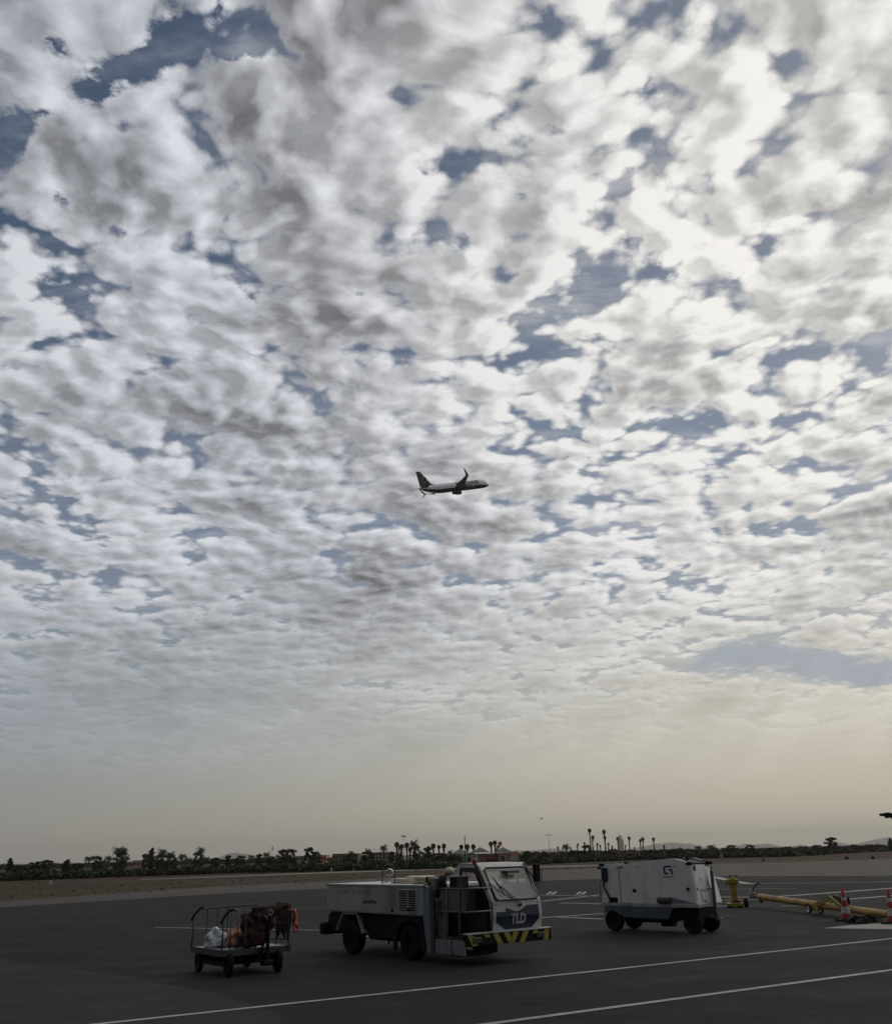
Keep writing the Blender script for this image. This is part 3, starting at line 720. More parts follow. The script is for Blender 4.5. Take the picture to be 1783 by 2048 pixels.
    # mirror arms and mirror
    for (p, q, top) in ((X(.30, .80, 1.52), X(.60, .70, 2.10), True), (X(.36, 2.24, 1.55), X(.60, 2.08, 2.06), False)):
        s = MB(); s.tube([p, (p + q) / 2 + Vector((.02, 0, 0)), q], [.034, .04, .036], 8); a = s.build('mirror_arm', M['armbrown'] if top else M['darkgrey'], cab)
        if top:
            s = MB(); s.disc(q + Vector((0, 0, -.03)), (0, 0, 1), [(.05, 0), (.055, .05), (.045, .11), (0, .13)], 12); s.build('beacon', M['orange'], cab)
    s = MB(); s.box((-.44, 2.20, 1.64), (-.34, 2.38, 2.05), .035, seg=2); s.tube([X(.40, 2.20, 1.62), X(.38, 2.28, 1.54), X(.38, 2.32, 1.66)], .012, 6); s.tube([X(.40, 2.2, 2.0), X(.38, 2.3, 2.02)], .012, 6)
    s.tube([X(.36, 2.3, 1.58), X(.33, 2.38, 1.60), X(.33, 2.41, 1.9)], .008, 6)
    s.build('wing_mirror', M['black'], cab)
    # bumper with chevrons
    b = MB(); bx(b, -.05, .12, 0.0, 2.28, .40, .635, .012); bu = b.build('bumper', M['black'], t)
    b = MB(); bx(b, -.062, .13, -.01, 2.29, .635, .660, .004); b.build('bumper_edge', M['midgrey'], bu)
    x = .0525
    st = [(-.0, .14, 1, .0), (.42, .56, 1, 1), (.66, .80, 1, .0), (.95, 1.09, 1, 0), (1.22, 1.36, -1, 0), (1.50, 1.64, -1, 0), (1.78, 1.90, -1, 2), (2.08, 2.22, -1, 0)]
    for (a0, a1, sg, cut) in st:
        z1, z0 = .630, .405; sh = .13 * sg
        if cut == 1: z0 = .56; sh = .04
        if cut == 2: z0 = .55; sh = -.04
        if a0 >= 2.0: sh = -.05
        b = MB(); b.prism([(x, max(.0, a0), z1), (x, a1, z1), (x, min(2.28, a1 + sh * 1.0), z0), (x, max(0, a0 + sh), z0)], (.004, 0, 0)); b.build('warning_stripe', M['yellow'], bu)
    for v in (.25, 1.95): b = MB(); bx(b, -.075, -.05, v - .11, v + .11, .46, .58, .01); b.build('headlight', M['darkgrey'], bu)
    # on the tank top
    def top_thing(): pass
    h = MB(); bx(h, 2.95, 3.95, .55, 1.25, 1.636, 1.755, .02); hatch = h.build('hatch', M['cream'], t)
    h = MB(); h.disc(X(3.05, .9, 1.755), (0, 0, 1), [(.30, 0), (.31, .03), (.26, .055), (0, .06)], 20); h.tube([X(3.7, .9, 1.76), X(3.6, .9, 1.80), X(3.4, .9, 1.80)], .018, 6); h.disc(X(3.4, .75, 1.755), (0, 0, 1), [(.09, 0), (.09, .04), (0, .05)], 12); h.build('hatch_lid', M['cream'], hatch)
    h = MB(); bx(h, 2.1, 2.40, .55, .95, 1.66, 1.80, .02); h.build('junction_box', M['black'], t)
    
    for u0, u1 in ((1.9, 2.15), (2.3, 2.45)): h = MB(); bx(h, u0, u1, .25, .4, 1.636, 1.655, .005); h.build('filler_cap', M['black'], t)
    h = MB(); h.tube([X(4.9, .9, 1.64), X(4.7, 1.0, 1.68), X(4.3, 1.1, 1.68)], .02, 6); h.build('lifting_eye', M['midgrey'], t)
    # work lamp inside a hoop
    lp = X(3.62, .30, 1.93)
    h = MB(); h.tube([lp + Vector((0, -.17, -.30)), lp + Vector((0, -.17, 0))] + [lp + Vector((0, -.17 * math.cos(R(k)), .17 * math.sin(R(k)))) for k in range(15, 180, 15)] + [lp + Vector((0, .17, 0)), lp + Vector((0, .17, -.30))], .014, 6)
    h.tube([lp + Vector((0, -.17, 0)), lp + Vector((0, .17, 0))], .01, 6)
    hp = h.build('lamp_hoop', M['darkgrey'], t)
    h = MB(); h.disc(lp + Vector((.06, 0, -.02)), (.75, -.55, -.1), [(0, -.12), (.06, -.10), (.085, -.03), (.09, .03), (.075, .05), (0, .052)], 18); h.build('work_lamp', M['chrome'], hp)
    h = MB(); h.tube([X(1.68, 1.2, 1.63), X(1.68, 1.2, 2.72)], .010, 6); h.tube([X(1.68, 1.2, 2.3), X(1.68, 1.2, 2.31)], .02, 6); h.build('antenna', M['black'], t)
    return t
M['armbrown'] = mat('dull_arm_rubber', (0.07, 0.035, 0.028), 0.7, var=0.2)
M['railgrey'] = mat('dull_rail_paint', (0.12, 0.125, 0.12), 0.6, var=0.2)
M['doorblue'] = mat('dark_door_blue', (0.008, 0.013, 0.024), 0.5, var=0.1)
M['tank'] = mat('grimy_shaded_tank_paint', (0.36, 0.36, 0.35), 0.5, var=0.12, vs=1.2, dirt=(0.10, 0.09, 0.08), dirt_amt=0.75, dirt_s=0.9)  # tank side: grime plus the shade of the unlit side put into the colour
M['tanktop'] = mat('lit_tank_top_paint', (0.60, 0.58, 0.53), 0.55, var=0.1, vs=1.0, dirt=(0.2, 0.18, 0.15), dirt_amt=0.5)  # lighter copy of the tank paint, the light from above put into the colour
M['cream'] = mat('cream_paint', (0.62, 0.56, 0.46), 0.55, var=0.1, dirt=(0.2, 0.17, 0.13), dirt_amt=0.5)
M['fadeink'] = mat('faded_ink', (0.20, 0.20, 0.20), 0.6, var=0.25, vs=6)
M['bluerim'] = mat('blue_grey_rim', (0.06, 0.10, 0.12), 0.5, var=0.2, dirt=(0.02, 0.02, 0.02), dirt_amt=0.6, dirt_s=5)
M['railpanel'] = mat('smoked_panel', (0.10, 0.105, 0.10), 0.5, var=0.2, dirt=(0.04, 0.04, 0.04), dirt_amt=0.5)
TRUCK = service_truck()
bpy.context.view_layer.update()

# ------------------------------------------------------------------ person on the truck's platform
def person():
    F = Vector((0.22, 22.73, 0)); h = Vector((math.cos(R(-51.1)), math.sin(R(-51.1)), 0)); w = Vector((-h.y, h.x, 0))
    P = lambda u, v, z: F - h * u * .93 + w * v * 1.11 + Vector((0, 0, z))
    base = P(1.10, .14, .50)
    p = thing('person', 'person in dark jacket and pale cap bending over beside the truck cab', 'person', base)
    # local axes: r = towards the picture's right, b = away from the camera
    r = Vector((1, 0.1, 0)).normalized(); b = Vector((-.1, 1, 0))
    def J(x, y, z): return r * x + b * y + Vector((0, 0, z))
    sk = [  # name, pos, radius, parent
        ('pel', J(-.04, 0, .84), .13, None), ('waist', J(-.05, 0, .98), .12, 0), ('chest', J(.00, .0, 1.18), .135, 1), ('neckb', J(.07, -.01, 1.33), .075, 2), ('neck', J(.13, -.01, 1.37), .055, 3),
        ('hipL', J(-.05, .10, .78), .10, 0), ('kneeL', J(.0, .11, .43), .065, 5), ('ankL', J(-.04, .10, .09), .045, 6), ('toeL', J(.10, .08, .04), .04, 7),
        ('hipR', J(-.05, -.10, .78), .10, 0), ('kneeR', J(.02, -.11, .43), .065, 9), ('ankR', J(-.02, -.10, .09), .045, 10), ('toeR', J(.12, -.11, .04), .04, 11),
        ('shL', J(.02, .18, 1.27), .065, 2), ('elL', J(-.12, .28, 1.22), .045, 13), ('wrL', J(-.30, .24, 1.16), .030, 14),
        ('shR', J(.02, -.17, 1.27), .065, 2), ('elR', J(.10, -.20, 1.0), .045, 16), ('wrR', J(.28, -.12, 1.02), .030, 17)]
    def skin(name, nodes, mt, parent, lv=2):
        me = bpy.data.meshes.new(name); me.from_pydata([n[1] for n in nodes], [(n[3], i) for i, n in enumerate(nodes) if n[3] is not None], []); 
        o = bpy.data.objects.new(name, me); COL.objects.link(o); o.parent = parent
        o.modifiers.new('skin', 'SKIN'); ss = o.modifiers.new('sub', 'SUBSURF'); ss.levels = lv; ss.render_levels = lv
        for i, n in enumerate(nodes): me.skin_vertices[0].data[i].radius = (n[2], n[2]); me.skin_vertices[0].data[i].use_root = (i == 0)
        bpy.context.view_layer.update(); dg = bpy.context.evaluated_depsgraph_get()
        m2 = bpy.data.meshes.new_from_object(o.evaluated_get(dg)); o.modifiers.clear(); o.data = m2
        m2.materials.clear(); m2.materials.append(mt)
        for f in m2.polygons: f.use_smooth = True
        return o
    # bare body (head, neck, hands) as one skin; clothes over it
    hd = J(.20, -.02, 1.40)
    body = [('pel', J(-.04, 0, .84), .10, None), ('waist', J(-.05, 0, .98), .095, 0), ('chest', J(.00, 0, 1.18), .11, 1), ('neckb', J(.07, -.01, 1.33), .05, 2), ('neck', J(.13, -.01, 1.38), .05, 3), ('skull', J(.19, -.02, 1.42), .088, 4), ('jaw', J(.245, -.025, 1.35), .055, 5),
            ('shL', J(.02, .18, 1.27), .045, 2), ('elL', J(-.12, .28, 1.22), .035, 7), ('wrL', J(-.30, .24, 1.16), .024, 8), ('palmL', J(-.37, .22, 1.13), .026, 9),
            ('shR', J(.02, -.17, 1.27), .045, 2), ('elR', J(.10, -.20, 1.0), .035, 11), ('wrR', J(.28, -.12, 1.02), .024, 12), ('palmR', J(.35, -.09, 1.01), .026, 13)]
    for k, (pi, sgn) in enumerate(((10, -1), (14, 1))):
        q = body[pi][1]
        for f in range(4):
            o1 = J(sgn * .05, (f - 1.5) * .020, -.012); o2 = J(sgn * (.075 + .006 * (1 if f in (1, 2) else 0)), (f - 1.5) * .022, -.045)
            body.append(('k', q + o1, .009, pi)); body.append(('t', q + o2, .007, len(body) - 1))
        body.append(('th', q + J(sgn * .005, -.04, -.03), .010, pi))
    skin('body', body, M['skin'], p)
    skin('jacket', [(n, c, rr * 1.08, pr) for (n, c, rr, pr) in [sk[0], sk[1], sk[2], sk[3]] + [('shL', sk[13][1], sk[13][2], 2), ('elL', sk[14][1], sk[14][2], 4), ('wrL', sk[15][1] , .034, 5), ('shR', sk[16][1], sk[16][2], 2), ('elR', sk[17][1], sk[17][2], 7), ('wrR', sk[18][1], .034, 8)]], M['fabric'], p)
    skin('trousers', [('pel', J(-.04, 0, .88), .12, None), ('hl', sk[5][1], .095, 0), ('kl', sk[6][1], .068, 1), ('al', sk[7][1], .05, 2), ('hr', sk[9][1], .095, 0), ('kr', sk[10][1], .068, 4), ('ar', sk[11][1], .05, 5)], M['darkgrey'], p)
    for (a, t_) in ((sk[7], sk[8]), (sk[11], sk[12])):
        skin('shoe', [('a', a[1] + Vector((0, 0, .0)), .05, None), ('h', a[1] + Vector((-.02, 0, -.05)), .045, 0), ('t', t_[1], .04, 1)], M['black'], p, 1)
    cp = MB(); c = J(.195, -.02, 1.435); cp.ball(c, .105, 14, 10, (1.08, 1.0, .86)); cp.prism([c + J(.06, -.07, -.01), c + J(.15, -.055, -.075), c + J(.165, 0, -.085), c + J(.15, .055, -.075), c + J(.06, .07, -.01)], (0, 0, .012))
    cp.build('cap', M['cap'], p)
    return p
person()

# ------------------------------------------------------------------ baggage cart
def baggage_cart():
    N = Vector((-4.82, 21.95, 0)); al = 38.5
    t = thing('baggage_cart', 'small flat baggage cart with tubular side rails and raised drawbar', 'cart', N, R(al))
    t.scale = (.90, .98, 1.0)
    L, W, zb = 1.62, 1.50, 0.50     # local: x along, y across (away), z up
    mb = MB(); mb.box((-.06, -.03, zb - .05), (L + .05, W + .03, zb), .01); mb.build('deck', M['silver2'], t)
    mb = MB()
    for y in (-.035, W + .035): mb.box((-.08, y - .015, zb - .11), (L + .07, y + .015, zb + .012))
    for x in (-.08, L + .07): mb.box((x - .015, -.05, zb - .11), (x + .015, W + .05, zb + .012))
    mb.build('deck_edge', M['darkgrey'], t)
    mb = MB(); mb.box((.1, .2, .20), (L - .15, .28, .42)); mb.box((.1, W - .28, .20), (L - .15, W - .2, .42)); mb.box((.05, .1, .18), (.3, W - .1, .26)); mb.box((L - .35, .1, .18), (L - .1, W - .1, .26))
    mb.box((.1, .55, .3), (.5, .95, zb - .05), .02); mb.box((.35, .3, .22), (1.2, 1.2, .36), .02); mb.build('chassis', M['black'], t)
    for x in (.12, L - .22):
        for y in (.02, W - .02): wheel(t, (x, y, .23), .23, .11, axis=(.985, -.17, 0), rr=.5)
    for x in (.16, L - .22):
        mb = MB(); mb.box((x - .03, .04, .2), (x + .03, W - .04, .26)); mb.tube([(x, .1, .23), (x, .12, zb - .05)], .035, 6); mb.tube([(x, W - .1, .23), (x, W - .12, zb - .05)], .035, 6); mb.build('axle', M['black'], t)
    # end guards of bent tube, joined by a long top rail
    H = 1.28
    def rail(y, gr=M['darkgrey']):
        mb = MB(); mb.tube([(-.09, y, zb), (-.07, y, H - .13)], .020, 8); mb.build('rail_post', gr, t)
        mb = MB(); mb.tube([(-.14, y, H - .24), (-.06, y, H - .12), (.06, y, H - .01), (.16, y, H + .02)], .028, 8); mb.build('rail_handle', M['black'], t)
        mb = MB(); mb.tube([(.06, y, H - .02), (.5, y, H), (L, y, H + .02)], .020, 8)
        for x in (.28, .56, .84): mb.tube([(x, y, zb), (x, y, H)], .013, 6)
        mb.tube([(L, y, zb), (L, y, H + .02)], .02, 8)
        mb.build('side_rail', gr, t)
    rail(W)
    mb = MB(); mb.tube([(-.08, 0, zb - .02), (-.07, 0, H - .14)], .020, 8); mb.build('rail_post', M['darkgrey'], t)
    mb = MB(); mb.tube([(-.14, 0, H - .26), (-.06, 0, H - .13), (.05, 0, H - .02), (.16, 0, H + .01)], .03, 8); mb.build('rail_handle', M['black'], t)
    mb = MB(); mb.tube([(.1, 0, H), (.30, 0, H)], .018, 8); mb.tube([(.30, 0, H), (.30, 0, zb)], .016, 8); mb.tube([(.12, 0, H - .02), (.12, 0, zb)], .013, 8); mb.build('side_rail', M['darkgrey'], t)
    # right frame: rounded bar carried across the near side
    mb = MB(); y = -.08
    mb.tube([(.46, y, zb + .1), (.46, y, H - .16), (.48, y, H - .10), (.55, y, H - .06), (L - .1, y, H - .02), (L - .03, y, H - .06), (L, y, H - .14), (L, y, zb - .08)], .018, 8)
    mb.build('gate_frame', M['darkgrey'], t)
    mb = MB(); mb.tube([(1.3, W, zb), (1.3, W, H)], .016, 8); mb.build('rail_post', M['darkgrey'], t)
    mb = MB(); mb.tube([(L, 0, zb + .12), (L, W, zb + .12)], .016, 8); mb.tube([(L, 0, .95), (L, W, .95)], .014, 8); mb.tube([(L, W, zb), (L, W, H)], .02, 8)
    mb.tube([(L, .5, zb), (L, .5, H - .03)], .014, 8); mb.tube([(L, 1.0, zb), (L, 1.0, H - .03)], .014, 8); mb.build('end_rail', M['darkgrey'], t)
    # drawbar folded upright at the near side
    mb = MB(); mb.tube([(1.03, -.14, .20), (1.00, -.17, .8), (1.04, -.18, 1.14)], .045, 8); mb.tube([(.78, -.14, .25), (.98, -.16, .8)], .03, 8); mb.box((.9, -.2, .16), (1.18, -.02, .26), .02)
    db = mb.build('drawbar', M['black'], t)
    mb = MB(); mb.ring((1.045, -.18, 1.19), (.3, 1, 0), .05, .016, 16, 6); mb.build('towing_eye', M['grey'], db)
    return t, N, al
M['silver2'] = mat('worn_deck_metal', (0.30, 0.31, 0.30), 0.4, metal=0.3, var=0.2, dirt=(0.12, 0.11, 0.10), dirt_amt=0.6)
CART, CN, CA = baggage_cart()
def cloth_blob(name, pts, mt, label, cat, seed=1, sub=2, rough=.05, parent=None, loc=None, rz=0):
    """crumpled soft body: hull of points, subdivided and creased"""
    bm = bmesh.new()
    for p in pts: bm.verts.new(p)
    r = bmesh.ops.convex_hull(bm, input=bm.verts[:])
    dele = [g for g in r['geom_interior'] if isinstance(g, bmesh.types.BMVert)]
    if dele: bmesh.ops.delete(bm, geom=dele, context='VERTS')
    loose = [v for v in bm.verts if not v.link_faces]
    if loose: bmesh.ops.delete(bm, geom=loose, context='VERTS')
    for k in range(sub + 1):
        bmesh.ops.subdivide_edges(bm, edges=bm.edges[:], cuts=1, use_grid_fill=True)
        if k < 2: bmesh.ops.smooth_vert(bm, verts=bm.verts[:], factor=.35, use_axis_x=True, use_axis_y=True, use_axis_z=True)
    from mathutils import noise as mn
    bm.normal_update()
    for v in bm.verts:
        n = mn.noise(v.co * 7 + Vector((seed, 0, 0))) + .6 * abs(mn.noise(v.co * 17 + Vector((0, seed, 0))))
        v.co += v.normal * (n * rough)
    for f in bm.faces: f.smooth = True
    me = bpy.data.meshes.new(name); bm.to_mesh(me); bm.free(); me.materials.append(mt)
    o = bpy.data.objects.new(name, me); COL.objects.link(o)
    if loc is not None: o.location = loc; o.scale = (.90, .98, 1.0)
    o.rotation_euler = (0, 0, rz)
    if parent is not None: o.parent = parent; o.rotation_euler = (0, 0, 0); o.location = (0, 0, 0)
    if label: tag(o, label, cat)
    return o
cloc = Vector((CN.x, CN.y, 0)); crz = R(CA)
z0 = .505
cloth_blob('plastic_bag', [(.03, .75, z0), (.50, .70, z0), (.0, 1.15, z0), (.42, 1.2, z0), (.02, .8, z0 + .22), (.45, .75, z0 + .24), (.08, 1.1, z0 + .27), (.40, 1.12, z0 + .25), (.18, .92, z0 + .36), (.26, .98, z0 + .36), (.20, .88, z0 + .42)], M['bagwhite'], 'crumpled white plastic bag on the left end of the baggage cart', 'bag', 2, 3, .075, None, cloc, crz)
cloth_blob('sack', [(.50, .55, z0), (.98, .45, z0), (.50, 1.0, z0), (1.0, .95, z0), (.50, .6, z0 + .26), (.72, .55, z0 + .33), (1.0, .52, z0 + .42), (.52, .95, z0 + .27), (1.02, .9, z0 + .48), (.85, .75, z0 + .44)], M['bagorange'], 'tan orange sack lying beside the white bag on the baggage cart', 'sack', 5, 3, .08, None, cloc, crz)
cloth_blob('folded_tarpaulin', [(.50, -.02, z0), (1.02, -.02, z0), (.50, .35, z0), (1.0, .4, z0), (.46, .0, z0 + .70), (.52, .25, 1.24), (1.08, .25, 1.22), (1.06, .02, z0 + .45), (.98, .04, z0 + .25), (.46, .02, 1.22), (1.3, .3, 1.14), (1.5, .3, 1.26), (1.5, .06, 1.2)], M['maroon'], 'dark maroon tarpaulin heaped over the near rail of the baggage cart', 'tarpaulin', 9, 3, .09, None, cloc, crz)
def drape(name, path, width, drop, mt, label, cat, seed):
    """cloth strip hanging from a rail: path along the rail in cart coordinates"""
    rnd = random.Random(seed); mb = MB(); nx, nz = 14, 9; g = []
    for i in range(nx + 1):
        u = i / nx; p = Vector(path[0]).lerp(Vector(path[1]), u); col = []
        dd = drop * (1 - .35 * abs(math.sin(u * 7 + seed)))
        for j in range(nz + 1):
            w = j / nz
            off = .035 * math.sin(u * 22 + seed) * w + .03 * math.sin(w * 5 + u * 9)
            q = p + Vector((off + .03 * w, -.02 - off * .6, -dd * w))
            if j == 0: q.z += .02
            col.append(mb.bm.verts.new(q))
        g.append(col)
    for a, b in zip(g, g[1:]):
        for j in range(nz):
            f = mb.bm.faces.new((a[j], b[j], b[j + 1], a[j + 1])); f.smooth = True
    o = mb.build(name, mt, None, cloc, sharp=180); o.rotation_euler = (0, 0, crz); o.scale = (.90, .98, 1.0)
    s = o.modifiers.new('thickness', 'SOLIDIFY'); s.thickness = .008
    return tag(o, label, cat)
drape('cargo_curtain', [(1.62, -.08, 1.33), (1.66, .62, 1.35)], .5, .80, M['maroon'], 'dark maroon curtain hanging over the right end rail of the baggage cart', 'curtain', 3)
drape('red_cloth', [(1.70, -.14, 1.20), (1.86, .10, 1.22)], .3, .46, M['redcloth'], 'salmon red cloth hanging off the right end of the baggage cart', 'cloth', 6)
drape('dark_strap', [(.55, -.10, 1.30), (1.60, -.10, 1.33)], .3, .20, M['maroon'], 'dark strap bundle lying along the top near rail of the baggage cart', 'strap', 11)

# ------------------------------------------------------------------ ground power unit
def power_unit():
    C = Vector((6.93, 29.75, 0)); a = -43.0
    t = thing('ground_power_unit', 'white boxy ground power unit on dark wheels with navy emblem', 'power unit', C, R(a))
    t.scale = (1.14, .80, 1.0)
    L, W = 2.86, 1.50
    zt, zb = 1.89, .80
    def P(x, y, z): return Vector((x, y, z))
    # housing: two side shells, recessed roof between them over the front
    top = [(-2.72, 1.90), (-1.98, 1.905), (-1.95, 1.935), (-1.45, 1.975), (-.62, 2.04), (-.52, 2.035), (-.16, 1.93)]
    out = [(-2.86, zb)] + [(-2.78, 1.88)] + top + [(-.08, 1.85), (0.0, zb)]
    mb = MB()
    for y0, y1 in ((0, .09), (W - .09, W)):
        # housing leans in a little towards the top
        mb.prism([P(x, y0, z) for x, z in out], (0, y1 - y0, 0))
    mid = [(-2.86, zb), (-2.78, 1.88), (-2.72, 1.897), (-1.98, 1.90), (-1.95, 1.93), (-1.45, 1.97), (-.95, 2.005), (-.95, 1.86), (-.10, 1.80), (0, zb)]
    mb.prism([P(x, .09, z) for x, z in mid], (0, W - .18, 0))
    hs = mb.build('housing', M['cleanwhite'], t)
    mb = MB(); mb.box((-.90, .10, 1.85), (-.16, W - .10, 1.90)); mb.build('roof_recess', M['black'], hs)
    for x, z, y in ((-2.80, 1.89, .02), (-2.0, 1.925, .06), (-.12, 1.90, .02), (-.10, 1.90, W - .06), (-2.80, 1.89, W - .06), (-.5, 2.03, .75)):
        mb = MB(); mb.box((x - .09, y - .05, z - .05), (x + .07, y + .06, z + .035), .015); mb.build('corner_bumper', M['black'], hs)
    mb = MB(); mb.tube([P(-.55, .7, 2.05), P(-.22, .15, 1.93)], .03, 6); mb.build('strut', M['black'], hs)
    mb = MB(); mb.tube([P(-.5, .8, 2.05), P(-.1, 1.4, 1.92)], .02, 6); mb.build('strut', M['black'], hs)
    # door seams
    mb = MB(); mb.box((-2.27, -.006, zb + .02), (-2.245, 0, 1.82)); mb.box((-2.86, -.008, zb - .012), (0, 0, zb + .006)); mb.tube([P(-2.31, -.02, 1.80), P(-2.14, -.02, 1.83)], .018, 6); mb.build('door_seam', M['grey'], hs)
    mb = MB(); mb.box((-1.02, -.003, zb + .02), (-1.012, 0, 1.94)); mb.build('panel_seam', M['midgrey'], hs)
    for xx in (-2.2, -1.7, -1.2, -.6): mb = MB(); mb.box((xx, -.012, 1.80), (xx + .07, 0, 1.84), .003); mb.build('hinge', M['midgrey'], hs)
    # end face details
    x = .005
    def xe(z): return 0.0 - .08 * (z - zb) / (1.85 - zb)
    def E(y, z, o=.008): return P(xe(z) + o, y, z)
    mb = MB(); mb.prism([E(.06, zb + .02), E(1.0, zb + .02), E(1.0, 1.86), E(.06, 1.86)], (.006, 0, 0)); pn = mb.build('end_door', M['cleanwhite'], t)
    mb = MB(); mb.tube([E(.30, 1.16, .02), E(1.40, 1.16, .02)], .012, 6); mb.tube([E(.42, .84, .02), E(.40, 1.1, .02)], .012, 6); mb.build('grab_rail', M['midgrey'], t)
    mb = MB(); mb.tube([E(.90, 1.28, .03), E(.86, 1.30, .05), E(.86, 1.42, .05), E(.90, 1.44, .03)], .012, 6); mb.build('door_handle', M['midgrey'], pn)
    mb = MB(); mb.disc(E(.19, 1.77), (1, 0, 0), [(.085, 0), (.085, .02), (.06, .03), (0, .032)], 18); mb.build('round_sign', M['redbrown'], t)
    for (y, z) in ((.16, 1.20), (1.36, 1.28), (.62, .86)): mb = MB(); mb.disc(E(y, z), (1, 0, 0), [(.035, 0), (.03, .02), (0, .022)], 10); mb.build('latch', M['black'], t)
    mb = MB(); mb.disc(P(-.22, -.003, 1.20), (0, -1, 0), [(.05, 0), (.045, .02), (0, .022)], 12); mb.build('latch', M['black'], t)
    # lower flare at the far front corner
    mb = MB(); mb.prism([P(0, 1.0, zb), P(.12, 1.0, zb), P(-.07, 1.0, 1.78), P(-.10, 1.0, 1.78)], (0, .50, 0)); mb.build('front_cowl', M['cleanwhite'], t)
    # frame rail, skirt
    mb = MB(); mb.box((-2.90, -.03, .70), (.04, W + .03, .80), .008); mb.build('frame_rail', M['midgrey'], t)
    for y in (-.02, W - .01):
        mb = MB(); mb.prism([P(-2.80, y, .70), P(-2.80, y, .52), P(-2.30, y, .47), P(-2.22, y, .40), P(-.85, y, .38), P(-.72, y, .66), P(-.5, y, .70)], (0, .03, 0)); mb.build('skirt', M['blueskirt'], t)
    mb = MB(); mb.box((-2.75, .12, .36), (-.3, W - .12, .72)); mb.box((-1.9, .2, .26), (-1.0, W - .2, .42), .03); mb.box((-.62, .1, .42), (.0, W - .1, .72)); mb.build('undercarriage', M['black'], t)
    for y in (.10, W - .10): wheel(t, (-2.55, y, .30), .30, .22, rim=M['bluerim'])
    for y in (.16, W - .16): wheel(t, (-.22, y, .30), .30, .22, rim=M['rim'])
    mb = MB(); mb.box((-1.5, .9, .12), (-1.15, 1.3, .3), .03); mb.build('axle_box', M['black'], t)
    # side fittings
    mb = MB(); mb.box((-1.88, -.012, 1.10), (-1.76, .0, 1.19), .004); mb.build('vent', M['black'], t)
    mb = MB(); mb.box((-2.60, -.02, .81), (-2.36, .0, .95), .006); mb.build('plate', M['black'], t)
    mb = MB(); mb.tube([P(-1.10, -.07, .89), P(-.72, -.07, .89)], .085, 14); mb.disc(P(-.9, -.15, .89), (0, -1, 0), [(.05, 0), (.045, .02), (0, .02)], 12); mb.build('exhaust_muffler', M['darkgrey'], t)
    mb = MB(); mb.prism([P(-.72, -.012, .80), P(-.72, -.012, .98), P(-.05, -.012, .82), P(-.05, -.012, .80)], (0, .01, 0)); mb.build('soot_guard', M['grey'], t)
    mb = MB(); mb.box((-2.80, -.10, 1.42), (-2.62, .0, 1.80), .02); cb = mb.build('plug_holder', M['navyblack'], t)
    mb = MB(); mb.tube([P(-2.73, -.06, 1.44), P(-2.76, -.07, 1.30), P(-2.72, -.07, 1.18), P(-2.62, -.06, 1.0), P(-2.58, -.05, .80)], .028, 8); mb.build('cable', M['navyblack'], cb)
    mb = MB(); mb.tube([P(-2.80, .0, 1.45), P(-2.90, .0, 1.35), P(-2.92, .0, .80)], .008, 6); mb.build('cord', M['black'], t)
    # upright drawbar
    mb = MB(); mb.box((.20, .62, .38), (.26, .74, 1.70), .012); mb.tube([P(.0, .68, .42), P(.24, .68, .40)], .04, 8); mb.tube([P(.2, .60, .42), P(.3, .60, .36), P(.36, .76, .40)], .025, 6)
    mb.tube([P(.02, .68, 1.2), P(.22, .68, 1.2)], .015, 6); db = mb.build('drawbar', M['darkgrey'], t)
    mb = MB(); mb.ring(P(.23, .68, 1.765), (1, 0, 0), .055, .018, 16, 6); mb.build('towing_eye', M['grey'], db)
    # emblem: open squared G
    def emblem(name, O, right, s, mt, th):
        mb = MB(); rt = Vector(right); up = Vector((0, 0, 1)); n = rt.cross(up)
        def q(a, b): return Vector(O) + rt * a * s + up * b * s
        def poly(pp): mb.prism([q(a, b) for a, b in pp], n * th)
        poly([(.25, 1), (1.0, 1), (1.0, .8), (.28, .8), (.2, .74), (.2, .26), (.28, .2), (.52, .2), (.6, .0), (.25, 0), (.08, .06), (0, .2), (0, .8), (.08, .94)])
        poly([(.62, .62), (1.08, .62), (1.10, -.04), (.90, 0), (.90, .43), (.62, .43)])
        return mb.build(name, mt, t)
    emblem('emblem', (-.88, -.002, 1.60), (1, 0, 0), .24, M['navy'], .004)
    text_obj('lettering', 'GUINAULT', .075, M['navy'], t, (-.74, -.003, 1.53), (1, 0, 0), (0, 0, 1), .002, 0, .36)
    emblem('emblem', E(.44, 1.38), (0, 1, 0), .10, M['darkgrey'], .004)
    text_obj('lettering', 'GUINAULT', .03, M['darkgrey'], t, E(.52, 1.33, .012), (0, 1, 0), (0, 0, 1), .001, 0, .15)
    return t
M['blueskirt'] = mat('slate_blue_paint', (0.085, 0.105, 0.13), 0.5, var=0.15, dirt=(0.04, 0.04, 0.04), dirt_amt=0.6)
M['navyblack'] = mat('navy_black_rubber', (0.012, 0.014, 0.025), 0.6, var=0.2)
power_unit()

